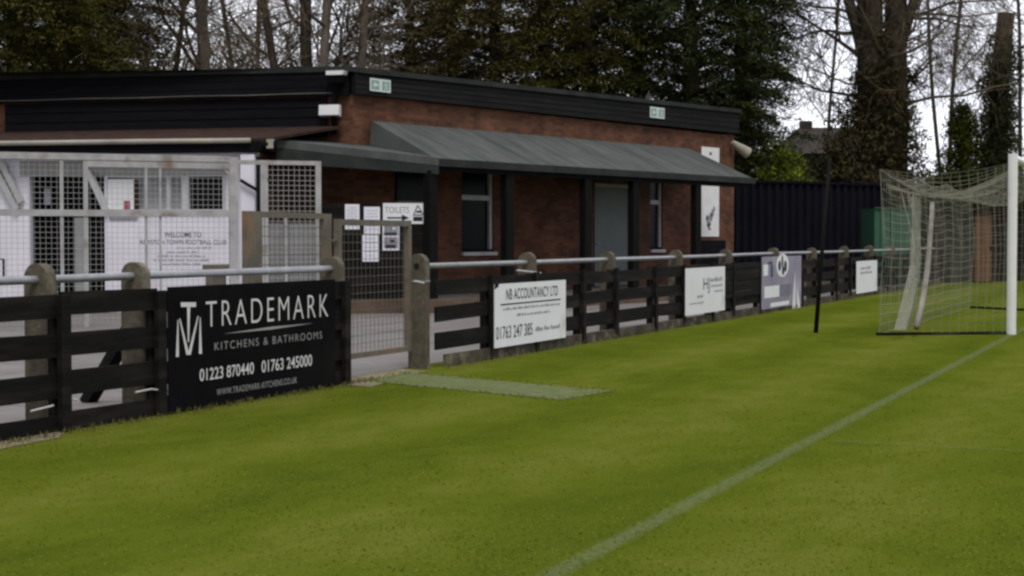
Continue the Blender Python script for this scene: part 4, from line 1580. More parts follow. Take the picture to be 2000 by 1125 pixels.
# wire cage in front of the kiosk
G0 = at(0, 600, 23.2)
G1_ = at(450, 600, 24.4)
CAG = Frame(G0, G1_ - G0)
CG = Thing('wire_cage', 'pale painted steel cage of wire mesh panels in front of the kiosk', 'cage', CAG, (0, 0, 0))


def cz(px, py, y=0.0):
    return CAG.hit(px, py, y)


topz = cz(225, 307).z
midz = cz(225, 415).z
xL, xR = -2.2, cz(460, 400).x
fr = MB()
fr.box(xL, xR - 0.1, -0.04, 0.04, topz - 0.05, topz + 0.05)
fr.box(cz(168, 320).x, xR - 0.1, -0.03, 0.03, topz - 0.155, topz - 0.06)
CG.part('top_rail', fr, M['cage_paint'])
fr = MB().box(xL, xR - 0.1, -0.045, 0.035, midz - 0.06, midz + 0.04)
CG.part('mid_rail', fr, M['cage_paint'])
for (a, b) in ((117, 124), (163, 172), (283, 288), (311, 315)):
    xa_, xb_ = cz(a, 400).x, cz(b, 400).x
    CG.part('upright', MB().box(xa_, xb_, -0.028, 0.028, 0, topz - 0.052), M['cage_paint'])
CG.part('corner_post', MB().box(xR - 0.1, xR + 0.04, -0.05, 0.05, 0, topz + 0.03), M['cage_paint'])
CG.part('corner_brace', MB().bar((xR - 0.1, 0, topz - 0.25), (xR - 0.28, 0.0, topz - 0.02), 0.04, 0.03), M['cage_paint'])
us = [xL, cz(117, 400).x, cz(163, 400).x, cz(283, 400).x, cz(311, 400).x, xR - 0.1]
wm = MB()
mesh_grid(wm, xL, xR - 0.1, midz + 0.04, topz - 0.05, 0.0, 0.082, 0.0030, rng)
mesh_grid(wm, xL, xR - 0.1, 0.05, midz - 0.06, 0.0, 0.082, 0.0030, rng)
CG.part('wire_mesh', wm, M['mesh_wire'])

# side panel of mesh, right of the kiosk corner
S0_ = at(452, 600, 24.9)
S1_ = at(626, 600, 25.3)
SPF = Frame(S0_, S1_ - S0_)
SP = Thing('mesh_screen', 'tall steel mesh panel standing right of the white kiosk corner', 'panel', SPF, (0, 0, 0))
sw = SPF.hit(627, 400).x
zt_ = SPF.hit(600, 318).z
fr = MB().box(0, sw, -0.03, 0.03, zt_ - 0.04, zt_ + 0.03)
fr.box(sw - 0.09, sw, -0.029, 0.029, 0, zt_ - 0.042)
fr.box(SPF.hit(509, 400).x, SPF.hit(522, 400).x, -0.029, 0.029, 0, zt_ - 0.042)
fr.box(SPF.hit(555, 480).x, SPF.hit(561, 480).x, -0.02, 0.02, 0, SPF.hit(600, 425).z)
SP.part('panel_frame', fr, M['cage_paint'])
SP.part('wire_mesh', mesh_grid(MB(), SPF.hit(522, 400).x, sw - 0.09, 0.05, zt_ - 0.04, 0, 0.085, 0.0042, rng), M['mesh_wire'])
lowp = MB()
lz = SPF.hit(600, 436).z
lowp.box(SPF.hit(524, 400).x, sw - 0.095, 0.03, 0.045, 0.05, lz)
SP.part('backing_sheet', lowp, M['pale_room'])

# ------------------------------------------------------------------ goal
gback = ground(1717, 655) - GP
GOF = Frame(GP, DIRV)
gb = GOF.local(GP + gback)               # back near corner in goal axes
GO = Thing('football_goal', 'white football goal with box net at the fence end of the pitch', 'goal', GOF, (0, 0, 0))
GW = 7.32
GO.part('post', MB().tube([(0, 0, -0.2), (0, 0, 2.44), (0, 0, 2.56)], 0.066, 16), M['white_paint'], smooth=False)
GO.part('post', MB().tube([(GW, 0, -0.2), (GW, 0, 2.44), (GW, 0, 2.56)], 0.066, 16), M['white_paint'], smooth=False)
GO.part('crossbar', MB().tube([(0.06, 0, 2.495), (GW - 0.06, 0, 2.495)], 0.062, 16), M['white_paint'], smooth=False)
bx_, by_ = gb.x, gb.y
HB = 2.33
cell = 0.145


def net_surface(fn, nu, nv, r=0.0033, du=1, dv=1):
    mb = MB()
    P = [[Vector(fn(i / nu, j / nv)) for j in range(nv + 1)] for i in range(nu + 1)]
    for i in range(0, nu + 1):
        mb.tube(P[i], r, 3, caps=False)
    for j in range(0, nv + 1):
        mb.tube([P[i][j] for i in range(nu + 1)], r, 3, caps=False)
    return mb


nr = random.Random(21)


def wob(a, b):
    return 0.012 * math.sin(a * 9 + b * 5) * math.sin(b * 7 + 1.3 * a)


def side_net(x_f, x_b):
    def fn(u, v):          # u 0 at the post, 1 at the back; v 0 ground, 1 top
        y = by_ * u
        ztop = 2.44 + (HB - 2.44) * u - 0.10 * 4 * u * (1 - u)
        z = 0.02 + (ztop - 0.02) * v
        bulge = 0.16 * math.sin(math.pi * v) * math.sin(math.pi * u)
        pull = 0.20 * math.sin(math.pi * v) * u
        return (x_f + (x_b - x_f) * u + bulge * 0.3 + wob(u, v), y - 0.25 * pull + wob(v, u), z)
    return fn


GO.part('side_net', net_surface(side_net(0, bx_), 15, 17), M['net'])
GO.part('side_net', net_surface(side_net(GW, GW - bx_), 15, 17), M['net'])


def back_net(u, v):
    x = bx_ + (GW - 2 * bx_) * u
    zt = HB - 0.10 * abs(math.sin(math.pi * u * 3))
    pull = 0.05 * math.sin(math.pi * v)
    return (x, by_ - pull + 2 * wob(u * 3, v), 0.02 + (zt - 0.02) * v)


GO.part('back_net', net_surface(back_net, 50, 17, 0.0027), M['net'])


def roof_net(u, v):
    x = (bx_ * v) + (GW - 2 * bx_ * v) * u
    k = min(1.0, u * 9) * min(1.0, (1 - u) * 9)
    sag = 4 * v * (1 - v) * (0.10 + 0.27 * k)
    zb = HB - 0.10 * abs(math.sin(math.pi * u * 3))
    return (x, by_ * v, 2.44 + (zb - 2.44) * v - sag)


GO.part('roof_net', net_surface(roof_net, 50, 14, 0.0034), M['net'])
# spare netting bunched at the near back corner
bun = MB()
for k in range(5):
    x0 = bx_ + 0.5 + nr.uniform(-0.3, 0.5)
    ph = nr.uniform(0, 6)
    pts = []
    for j in range(9):
        t = j / 8
        pts.append((x0 + 0.05 * math.sin(ph + t * 5), by_ - 0.30 - 0.10 * math.sin(math.pi * t) + 0.07 * math.sin(ph * 2 + 4 * t), 1.98 * (1 - t) + 0.06))
    bun.tube(pts, 0.007, 3, caps=False)
for k in range(7):
    y0 = by_ * nr.uniform(0.15, 0.95)
    pts = []
    for j in range(7):
        t = j / 6
        u = 0.05 + 0.92 * t
        pts.append((bx_ * u + 0.12 + 0.1 * k, by_ * u, 2.38 - 0.36 * 4 * u * (1 - u) * 0.75 - 0.25 * u + 0.018 * math.sin(k * 3 + t * 8)))
    bun.tube(pts, 0.008, 3, caps=False)
GO.part('bunched_net', bun, M['net'])
# stanchions and ground bars
def gpx(px, py, y):
    p = GOF.hit(px, py, y)
    return p


st = MB()
yb = by_ - 0.55
st.tube([gpx(1790, 640, yb), gpx(1801, 590, yb), gpx(1811, 530, yb), gpx(1817, 460, yb), gpx(1821, 395, yb)], [0.042, 0.042, 0.04, 0.034, 0.03], 8)
GO.part('net_support', st, M['stanchion'], smooth=True)
st = MB()
for k in range(9):
    o_ = k * 2.6 - 10
    st.tube([gpx(1757 + o_, 645, yb + 0.1), gpx(1772 + o_, 590, yb + 0.1), gpx(1786 + o_ * 0.8, 520, yb + 0.1), gpx(1789 + o_ * 0.8, 450, yb + 0.1), gpx(1789 + o_ * 0.8, 385, yb + 0.1)], 0.0045, 4)
GO.part('gathered_net', st, M['net'])
gbm = MB().tube([(0.0, 0.06, 0.02), (bx_, by_, 0.02), (bx_ - 0.03, by_ + 0.03, 0.02)], 0.022, 8)
GO.part('ground_bar', gbm, M['black_pole'])
gbm = MB().tube([(GW, 0.06, 0.02), (GW - bx_, by_, 0.02)], 0.022, 8)
GO.part('ground_bar', gbm, M['black_pole'])

pb, ptp = ground(1592, 650), None
pd = at(1621, 308, pb.y + 0.15)
po = MB().tube([Vector((pb.x, pb.y, -0.15)), pb.lerp(pd, 0.5), pd], [0.034, 0.028, 0.022], 10)
tag(po.build('net_pole', M['black_pole'], off=(pb.x, pb.y, 0), smooth=True), 'thin black leaning pole standing on the grass left of the goal', 'pole')

# ------------------------------------------------------------------ behind the far fence
NV = Frame(at(1436, 600, 42.5), at(1706, 600, 45.5) - at(1436, 600, 42.5))
nl = NV.hit(1722, 420).x
zt = NV.hit(1570, 359).z
cr = MB()
xx = 0.0
pitch_ = 0.30
ri = 0
while xx < nl:
    a, b, c_, d_ = xx, xx + 0.11, xx + 0.15, xx + 0.26
    for (u0, u1, v0, v1) in ((a, b, 0, 0), (b, c_, 0, 0.07), (c_, d_, 0.07, 0.07), (d_, xx + pitch_, 0.07, 0)):
        cr.face([(u0, v0, 0), (u1, v1, 0), (u1, v1, zt), (u0, v0, zt)])
    xx += pitch_
SF = Thing('steel_fence', 'tall dark navy corrugated steel fence at the end of the clubhouse', 'fence', NV, (0, 0, 0))
SF.part('sheeting', cr, M['navy_steel'])
SF.part('top_rail', MB().box(0, nl, -0.03, 0.12, zt + 0.002, zt + 0.07), M['navy_steel'])
SF.part('backing', MB().box(0, nl, 0.10, 0.16, 0, zt), M['navy_steel'])

DGF = Frame(at(1709, 600, 43.0), at(1800, 600, 43.2) - at(1709, 600, 43.0))
dz = DGF.hit(1740, 405).z
dl = DGF.hit(1800, 450).x
DG = Thing('green_shelter', 'small green sheeted shelter behind the goal net', 'shelter', DGF, (0, 0, 0))
sh = MB()
nn = 9
for i in range(nn):
    sh.box(dl * i / nn, dl * (i + 1) / nn - 0.012, (0 if i % 2 else 0.02), 0.05, 0, dz - 0.03)
DG.part('front_sheet', sh, M['green_panel'])
DG.part('side_sheet', MB().box(-0.03, -0.002, 0.0, 1.0, 0, dz - 0.03), M['green_panel'])
DG.part('roof', MB().hexa([(-0.03, -0.04, dz - 0.03), (dl + 0.1, -0.04, dz - 0.03), (dl + 0.1, 1.0, dz - 0.12), (-0.03, 1.0, dz - 0.12),
                           (-0.03, -0.04, dz), (dl + 0.1, -0.04, dz), (dl + 0.1, 1.0, dz - 0.09), (-0.03, 1.0, dz - 0.09)]), M['green_panel'])

SHF = Frame(at(1828, 600, 47.0), at(2060, 600, 50.5) - at(1828, 600, 47.0))
SHD = Thing('timber_shed', 'dark timber shed with an orange brown door seen through the goal net', 'shed', SHF, (0, 0, 0))
sl = SHF.hit(2000, 450).x
z1 = SHF.hit(1900, 410).z
sb = MB()
nb_ = 22
for i in range(nb_):
    sb.box(sl * i / nb_, sl * (i + 1) / nb_ - 0.01, 0.0 if i % 2 else 0.012, 0.05, 0, z1)
sb.box(0, 0.05, 0.052, 2.4, 0, z1)
sb.box(sl - 0.05, sl, 0.052, 2.4, 0, z1)
SHD.part('wall', sb, M['shed_dark'])
SHD.part('roof', MB().hexa([(-0.15, -0.2, z1), (sl + 0.15, -0.2, z1), (sl + 0.15, 2.6, z1 - 0.1), (-0.15, 2.6, z1 - 0.1),
                            (-0.15, -0.2, z1 + 0.06), (sl + 0.15, -0.2, z1 + 0.06), (sl + 0.15, 2.6, z1 - 0.04), (-0.15, 2.6, z1 - 0.04)]), M['shed_dark'])
xa_, xb_ = SHF.hit(1903, 450).x, SHF.hit(1936, 450).x
dd = SHD.part('door', MB().box(xa_, xb_, -0.035, -0.003, 0.02, SHF.hit(1920, 413).z), M['orange_wood'])
SHD.part('handle', MB().box(xb_ - 0.10, xb_ - 0.06, -0.06, -0.036, 1.0, 1.15), M['black_pole'], parent=dd)

# house beyond the trees
HO = Frame(at(1560, 600, 84), Vector((1, 0.12, 0)))
HS = Thing('distant_house', 'distant house with dull tiled hipped roof and chimney behind the ivy covered trees', 'house', HO, (0, 0, 0))
ez = HO.hit(1590, 300, 0).z
rz = HO.hit(1600, 249, 4).z
HS.part('wall', MB().box(0.3, 5.3, 0, 8, 0, ez), M['roof_tile'])
hr = MB()
b = [Vector((0, -0.3, ez)), Vector((5.6, -0.3, ez)), Vector((5.6, 8.3, ez)), Vector((0, 8.3, ez))]
r0, r1 = Vector((1.25, 4, rz)), Vector((4.4, 4, rz))
hr.face([b[0], b[1], r1, r0]); hr.face([b[1], b[2], r1]); hr.face([b[2], b[3], r0, r1]); hr.face([b[3], b[0], r0]); hr.face(b[::-1])
hrf = HS.part('roof', hr, M['roof_tile'])
HS.part('chimney', MB().box(1.3, 1.9, 3.7, 4.3, rz - 0.5, rz + 0.35), M['roof_tile'], parent=hrf)
HS.part('window', MB().box(2, 3.4, -0.02, -0.003, ez - 1.6, ez - 0.4), M['glass'])

# ------------------------------------------------------------------ vegetation
def quads_object(name, P, Q, tint, material, parent=None, loc=None):
    """P: centres (n,3), Q: (n,2,3) half-axes; one small leaf face each"""
    n = len(P)
    v = np.empty((n, 4, 3), np.float32)
    v[:, 0] = P - Q[:, 0] - Q[:, 1] * 0.6
    v[:, 1] = P - Q[:, 0] * 0.1 - Q[:, 1]
    v[:, 2] = P + Q[:, 0]
    v[:, 3] = P - Q[:, 0] * 0.1 + Q[:, 1]
    me = bpy.data.meshes.new(name)
    me.vertices.add(n * 4)
    me.vertices.foreach_set('co', v.reshape(-1))
    me.loops.add(n * 4)
    me.loops.foreach_set('vertex_index', np.arange(n * 4, dtype=np.int32))
    me.polygons.add(n)
    me.polygons.foreach_set('loop_start', np.arange(0, n * 4, 4, dtype=np.int32))
    me.polygons.foreach_set('loop_total', np.full(n, 4, np.int32))
    at_ = me.attributes.new('tint', 'FLOAT', 'FACE')
    at_.data.foreach_set('value', tint.astype(np.float32))
    me.materials.append(material)
    me.update(calc_edges=True)
    ob = bpy.data.objects.new(name, me)
    COL.objects.link(ob)
    if parent is not None:
        ob.parent = parent
    if loc is not None:
        ob.location = loc
    return ob


def unit(a):
    return a / np.maximum(np.linalg.norm(a, axis=-1, keepdims=True), 1e-9)


def sprays(rs, C, D, length, width, leaf, per, droop=0.3, spread=0.75, flat=0.55):
    """leaf faces along sprays: C centres (n,3), D directions (n,3)"""
    n = len(C)
    t = rs.uniform(-0.5, 0.5, (n, per, 1))
    L_ = (length * rs.uniform(0.6, 1.35, (n, 1, 1)))
    W_ = width * (1.05 - np.abs(t) * 1.2)
    pos = C[:, None, :] + D[:, None, :] * t * L_ + rs.normal(0, 1, (n, per, 3)) * np.array([1, 1, flat]) * W_
    pos[..., 2] -= droop * (t[..., 0] + 0.5) ** 2 * L_[..., 0]
    ax = unit(D[:, None, :] + rs.normal(0, spread, (n, per, 3)))
    sd = unit(np.cross(ax, rs.normal(0, 0.6, (n, per, 3)) + np.array([0, 0, 1.0])))
    sz = leaf * rs.uniform(0.55, 1.5, (n, per, 1))
    Q = np.stack([ax * sz, sd * sz * 0.30], axis=2)
    tint = np.clip(rs.normal(0.45, 0.24, (n, 1)) + rs.normal(0, 0.05, (n, per)), 0, 1)
    return pos.reshape(-1, 3), Q.reshape(-1, 2, 3), tint.reshape(-1)


def conifer(label, px, Y, height, profile, material, seed, nspray=1700, per=95, group='conifers behind the clubhouse', leaf=0.058, z_low=0.6,
            lumps=3, cat='tree', name='conifer_tree', spray_len=1.3, tier=0.7):
    rs = np.random.RandomState(seed)
    base = at(px, 600, Y)
    base.z = 0
    T = Thing(name, label, cat, None, base, group)
    z = z_low + (height - z_low) * rs.beta(1.0, 1.15, nspray)
    z = z * 0.25 + 0.75 * (np.round(z / tier) * tier + rs.normal(0, 0.10, nspray))
    fr = z / height
    R = np.interp(fr, [p[0] for p in profile], [p[1] for p in profile])
    az = rs.uniform(0, 2 * np.pi, nspray)
    ph = rs.uniform(0, 6.28, 6)
    lum = 1 + 0.20 * np.sin(az * lumps + ph[0] + z * 0.9) + 0.16 * np.sin(z * 2.3 + ph[1] + az * 2) + 0.10 * np.sin(z * 5.1 + az * 5 + ph[2])
    rad = R * lum * np.sqrt(rs.uniform(0.18, 1.0, nspray)) * rs.uniform(0.85, 1.12, nspray)
    C = np.stack([np.cos(az) * rad, np.sin(az) * rad, z - 0.12 * rad], 1)
    D = unit(np.stack([np.cos(az), np.sin(az), rs.uniform(-0.40, 0.12, nspray)], 1) + rs.normal(0, 0.22, (nspray, 3)))
    P, Q, tint = sprays(rs, C, D, spray_len, 0.16, leaf, per, 0.35, 0.5, 0.3)
    quads_object('crown', P, Q, tint, material, parent=T.e)
    r0 = 0.22 + height * 0.012
    tr = MB().tube([(0, 0, -0.2), (0.05, 0.03, height * 0.4), (0.0, 0.05, height * 0.93)], [r0, r0 * 0.65, 0.03], 9)
    # limbs
    rg = random.Random(seed)
    for k in range(26):
        zz = rg.uniform(0.12, 0.9) * height
        a = rg.uniform(0, 2 * math.pi)
        l = float(np.interp(zz / height, [p[0] for p in profile], [p[1] for p in profile])) * rg.uniform(0.6, 0.95)
        tr.tube([(0, 0, zz - 0.3), (math.cos(a) * l * 0.5, math.sin(a) * l * 0.5, zz), (math.cos(a) * l, math.sin(a) * l, zz - 0.1 * l)], [r0 * 0.28, r0 * 0.17, 0.015], 5)
    o = tr.build('trunk', M['bark'], parent=T.e, smooth=True)
    return T


def bare_branches(mb, rg, p, d, length, r, level, maxlevel, up=0.12, kids=(3, 5), droop=0.0, twig_r=0.008):
    n = 5 if level < 2 else 4
    pts, rad = [p.copy()], [r]
    q = p.copy()
    dd = d.copy()
    for i in range(n):
        j = Vector((rg.gauss(0, 1), rg.gauss(0, 1), rg.gauss(0, 1))) * (0.13 + 0.05 * level)
        dd = (dd + j + Vector((0, 0, up - droop * level))).normalized()
        q = q + dd * (length / n)
        pts.append(q.copy())
        rad.append(max(twig_r * 0.6, r * (1 - 0.72 * (i + 1) / n)))
    mb.tube(pts, rad, 7 if level == 0 else (5 if level == 1 else 3), caps=False)
    if level >= maxlevel:
        return
    for k in range(rg.randint(*kids)):
        t = rg.uniform(0.25, 1.0)
        i = min(n - 1, int(t * n))
        a = pts[i].lerp(pts[i + 1], t * n - i)
        rr_ = max(twig_r, rad[i] * rg.uniform(0.42, 0.68))
        side = Vector((rg.gauss(0, 1), rg.gauss(0, 1), rg.gauss(0, 0.6)))
        side = (side - dd * side.dot(dd)).normalized()
        nd = (dd * rg.uniform(0.4, 0.9) + side * rg.uniform(0.6, 1.0)).normalized()
        bare_branches(mb, rg, a, nd, length * rg.uniform(0.5, 0.78), rr_, level + 1, maxlevel, up, kids, droop, twig_r)


def bare_tree(label, px, Y, trunks, seed, height=11.0, material='bark', levels=4, first=2.2, group='bare trees', nlimb=9, kids=(3, 5), droop=0.0,
              twig_r=0.009, up=0.10, limb_len=None, start=0.3):
    """trunks: list of (dx_base, dx_top, r_base, r_top) in metres"""
    rg = random.Random(seed)
    base = at(px, 600, Y)
    base.z = 0
    T = Thing('bare_tree', label, 'tree', None, base, group)
    tr, cr = MB(), MB()
    for (a, b, r0, r1) in trunks:
        y1 = rg.uniform(-0.4, 0.4)
        pts = []
        rad = []
        for i in range(9):
            t = i / 8
            pts.append(Vector((a + (b - a) * t ** 1.15 + 0.10 * math.sin(t * 7 + seed), y1 * t + 0.08 * math.sin(t * 5 + seed * 2), -0.2 + (height + 0.2) * t)))
            rad.append(r0 + (r1 - r0) * t)
        tr.tube(pts, rad, 10)
        for k in range(nlimb):
            t = rg.uniform(start, 0.98)
            i = min(7, int(t * 8))
            p = pts[i].lerp(pts[i + 1], t * 8 - i)
            ang = rg.uniform(0, 2 * math.pi)
            d = Vector((math.cos(ang), math.sin(ang) * 0.8, rg.uniform(0.1, 0.9))).normalized()
            bare_branches(cr, rg, p, d, (limb_len or height * 0.33) * rg.uniform(0.7, 1.2), rad[i] * rg.uniform(0.3, 0.5), 1, levels, up, kids, droop, twig_r)
    tr.build('trunk', M[material], parent=T.e, smooth=True)
    cr.build('crown', M['twig_grey' if 'bright sky' in group else 'twig'], parent=T.e)
    return T


def shrub(label, px, Y, w, h, z0, material, seed, n=260, per=30, leaf=0.07, name='shrub', cat='shrub', group=None, cone=False):
    rs = np.random.RandomState(seed)
    base = at(px, 600, Y)
    base.z = 0
    T = Thing(name, label, cat, None, base, group)
    az = rs.uniform(0, 2 * np.pi, n)
    t = rs.uniform(0, 1, n)
    prof = (1 - t) ** 0.8 if cone else np.sqrt(np.maximum(0.02, 1 - (t * 1.0) ** 2.4))
    lum = 1 + 0.25 * np.sin(az * 3 + seed) + 0.15 * np.sin(az * 5 + t * 9)
    rad = w / 2 * prof * lum * np.sqrt(rs.uniform(0.2, 1, n))
    C = np.stack([np.cos(az) * rad, np.sin(az) * rad * 0.8, z0 + (h - z0) * t * rs.uniform(0.9, 1.05, n)], 1)
    D = unit(np.stack([np.cos(az), np.sin(az), rs.uniform(-0.1, 0.9, n)], 1) + rs.normal(0, 0.3, (n, 3)))
    P, Q, tint = sprays(rs, C, D, 0.7, 0.14, leaf, per, droop=0.1)
    quads_object('foliage', P, Q, tint, material, parent=T.e)
    st = MB()
    rg = random.Random(seed)
    for k in range(7):
        a = rg.uniform(0, 6.28)
        r = w * 0.3 * rg.random()
        st.tube([(0.1 * math.cos(a), 0.1 * math.sin(a), -0.1), (r * math.cos(a) * 0.6, r * math.sin(a) * 0.6, h * 0.4), (r * math.cos(a), r * math.sin(a), h * 0.8)], [0.05, 0.035, 0.01], 5)
    st.build('stem', M['bark'], parent=T.e)
    return T


COL_P = [(0, 0.8), (0.1, 1.0), (0.4, 1.0), (0.75, 0.7), (1, 0.1)]


def prof(r, shape=COL_P):
    return [(a, b * r) for a, b in shape]


# conifers, left group
conifer('olive green conifer at the far left behind the flat roof', 40, 46, 13, prof(2.9), M['leaf_olive'], 101, nspray=2300)
conifer('dark conifer behind the roof, second from the left edge', 215, 50, 13, prof(2.5), M['leaf_brown'], 102, nspray=2200)
# middle group
conifer('brownish conifer behind the corner of the roof, beside the grey trunks', 800, 52, 13, prof(2.6), M['leaf_brown'], 103, nspray=1300)
conifer('broad brown and olive conifer rising above the middle of the front fascia', 965, 49, 14, prof(3.0), M['leaf_brown'], 104)
conifer('olive conifer with yellow green tips left of the dark conifer', 1150, 47, 14, prof(2.5), M['leaf_olive'], 105)
conifer('tallest near black conifer above the far end of the roof', 1345, 47, 15, prof(2.9, [(0, 0.6), (0.2, 0.85), (0.5, 1.1), (0.8, 0.8), (1, 0.1)]), M['leaf_dark'], 106, nspray=2400)
conifer('dark drooping conifer at the edge of the bright sky', 1445, 50, 15, [(0, 1.2), (0.2, 1.9), (0.28, 1.7), (0.33, 0.9), (0.37, 0.75), (0.43, 1.3), (0.5, 1.9), (0.61, 2.3), (0.8, 1.8), (1, 0.1)], M['leaf_dark'], 107, nspray=1700, lumps=5, spray_len=1.5)
for i, (px, lab, mt) in enumerate(((25, 'dark conifer in the second row at the far left edge', 'leaf_dark'), (125, 'shaded olive conifer between the two left conifers, farther back', 'leaf_dark'), (882, 'dark conifer in the second row behind the two brown conifers', 'leaf_dark'), (1065, 'brown conifer in the second row behind the olive conifer', 'leaf_brown'), (1245, 'dark conifer in the second row beside the tallest black conifer', 'leaf_dark'))):
    conifer(lab, px, 57, 15, prof(2.8), M[mt], 120 + i, nspray=1500, per=80)

# bare trees over the roof
bare_tree('grey bare tree with a single straight trunk over the left roof', 398, 52, [(0, 0.05, 0.25, 0.18)], 5, height=12, material='bark_pale', nlimb=16, levels=4, kids=(4, 5), start=0.25)
bare_tree('bare tree of several leaning trunks over the roof', 592, 50, [(0, -1.6, 0.18, 0.11), (0.1, 0.25, 0.24, 0.17), (0.4, 1.1, 0.15, 0.1)], 6, height=12, nlimb=10, levels=4, start=0.25)
bare_tree('pale trunked bare tree just left of the roof corner', 628, 47, [(0, 0.35, 0.16, 0.12)], 7, height=11, material='bark_pale', nlimb=12, levels=4, start=0.35)
bare_tree('slim greenish grey bare tree directly above the roof corner', 706, 48, [(0, 0.10, 0.15, 0.11)], 8, height=11, material='bark_pale', nlimb=12, levels=4, start=0.25)
bare_tree('thin dark bare tree leaning left beside the dark conifer', 300, 58, [(0, 1.5, 0.13, 0.08), (0.6, 2.4, 0.11, 0.07)], 9, height=13, nlimb=9, levels=4, start=0.25)
bare_tree('twiggy bare tree farthest back over the left roof', 480, 66, [(0, 0.8, 0.14, 0.08), (0.2, -1.2, 0.13, 0.08)], 10, height=14, nlimb=18, levels=4, kids=(4, 5), start=0.2)
for i, (px, w, h, sd) in enumerate(((322, 4.5, 10.5, 41), (455, 5.0, 9.0, 42), (545, 4.0, 9.8, 43), (690, 3.6, 10.0, 44))):
    lab = ['dull evergreen shrub behind the roof between two bare trunks', 'low olive shrub behind the roof right of the straight grey trunk',
           'brown olive shrub at the foot of the leaning trunks', 'dark evergreen shrub behind the roof corner'][i]
    shrub(lab, px, 57 + i, w, h, 1.5, M['leaf_brown'] if i % 2 else M['leaf_dark'], sd, n=260, per=24, group='shrubs behind the flat roof')

# ivy clad trees on the right
def ivy_tree(label, px, Y, trunks, prof_, seed, height, nleaf, mat_ivy, limbs=10, crown_levels=4, limb_len=4.5, forks=(), droop=0.05, start=0.42):
    rs = np.random.RandomState(seed)
    rg = random.Random(seed)
    base = at(px, 600, Y)
    base.z = 0
    T = Thing('ivy_clad_tree', label, 'tree', None, base, 'ivy clad trees behind the goal')
    tr, cr = MB(), MB()
    for (a, b, r0, r1) in trunks:
        pts, rad = [], []
        for i in range(10):
            t = i / 9
            pts.append(Vector((a + (b - a) * t + 0.08 * math.sin(t * 6 + seed + a), 0.08 * math.sin(t * 5 + a * 3), -0.2 + (height + 0.2) * t)))
            rad.append(r0 + (r1 - r0) * t)
        tr.tube(pts, rad, 10)
        for k in range(limbs):
            t = rg.uniform(start, 0.99)
            i = min(8, int(t * 9))
            p = pts[i].lerp(pts[i + 1], t * 9 - i)
            ang = rg.choice((0, math.pi)) + rg.gauss(0, 0.7)
            d = Vector((math.cos(ang), math.sin(ang) * 0.7, rg.uniform(0.1, 0.9))).normalized()
            bare_branches(cr, rg, p, d, limb_len * rg.uniform(0.6, 1.2), rad[i] * rg.uniform(0.09, 0.2), 1, crown_levels, 0.12, (4, 6), droop, 0.008)
    for fk in forks:
        tr.tube([q[:3] for q in fk], [q[3] for q in fk], 8)
        for k in range(5):
            q = fk[rg.randint(1, len(fk) - 1)]
            bare_branches(cr, rg, Vector(q[:3]), Vector((math.copysign(1, fk[-1][0]), rg.gauss(0, 0.4), rg.uniform(0, 0.6))).normalized(), 3.2 * rg.uniform(0.7, 1.2), q[3] * 0.35, 1, crown_levels, 0.08, (4, 5), 0.09, 0.008)
    tr.build('trunk', M['bark'], parent=T.e, smooth=True)
    if cr.f:
        cr.build('crown', M['twig'], parent=T.e)
    n = nleaf // 24
    z = rs.uniform(prof_[0][0], prof_[-1][0], n)
    keep = rs.uniform(0, 1, n) < np.interp(z, [p[0] for p in prof_], [p[2] for p in prof_])
    z = z[keep]
    n = len(z)
    R = np.interp(z, [p[0] for p in prof_], [p[1] for p in prof_])
    cx = np.interp(z, [p[0] for p in prof_], [p[3] for p in prof_])
    az = rs.uniform(0, 2 * np.pi, n)
    rad = R * np.sqrt(rs.uniform(0.25, 1, n)) * (1 + 0.25 * np.sin(az * 3 + z * 2.1) + 0.15 * np.sin(z * 6))
    C = np.stack([cx + np.cos(az) * rad, np.sin(az) * rad * 0.8, z], 1)
    D = unit(np.stack([np.cos(az) * 0.6, np.sin(az) * 0.6, rs.uniform(-0.9, 0.5, n)], 1) + rs.normal(0, 0.3, (n, 3)))
    P, Q, tint = sprays(rs, C, D, 0.65, 0.12, 0.075, 24)
    quads_object('ivy', P, Q, tint, mat_ivy, parent=T.e)
    return T


ivy_tree('great ivy clad tree with two trunks rising above the end of the navy fence', 1712, 48,
         [(-0.25, -0.22, 0.52, 0.36), (0.35, 0.66, 0.48, 0.29)],
         [(1.0, 1.6, 1, -0.35), (2.6, 1.65, 1, -0.35), (4.2, 1.5, 1, -0.25), (5.5, 1.1, 1, 0.0), (6.4, 0.80, 0.8, 0.12), (7.2, 0.66, 0.35, 0.2), (8.2, 0.6, 0.14, 0.22), (10, 0.5, 0.05, 0.2)],
         31, 11, 52000, M['leaf_ivy'], limbs=14, limb_len=4.2, droop=0.08, start=0.5,
         forks=[((-0.3, 0, 6.6, 0.24), (-0.62, 0.1, 7.8, 0.20), (-0.95, 0.2, 9.0, 0.17), (-1.2, 0.3, 10.5, 0.12)), ((0.6, 0, 7.2, 0.22), (0.9, -0.1, 8.2, 0.17), (1.25, -0.2, 9.4, 0.13), (1.4, -0.2, 10.6, 0.1))])
ivy_tree('tall ivy wrapped trunk cut off at the top, near the right edge', 1946, 50, [(-0.1, 0.18, 0.36, 0.27)],
         [(1.0, 0.75, 1, -0.1), (3.6, 0.62, 1, -0.05), (5.5, 0.5, 1, 0.0), (7.2, 0.42, 0.8, 0.1), (8.0, 0.40, 0.2, 0.15)],
         32, 8.65, 24000, M['leaf_dark'], limbs=3, crown_levels=3, limb_len=1.5)
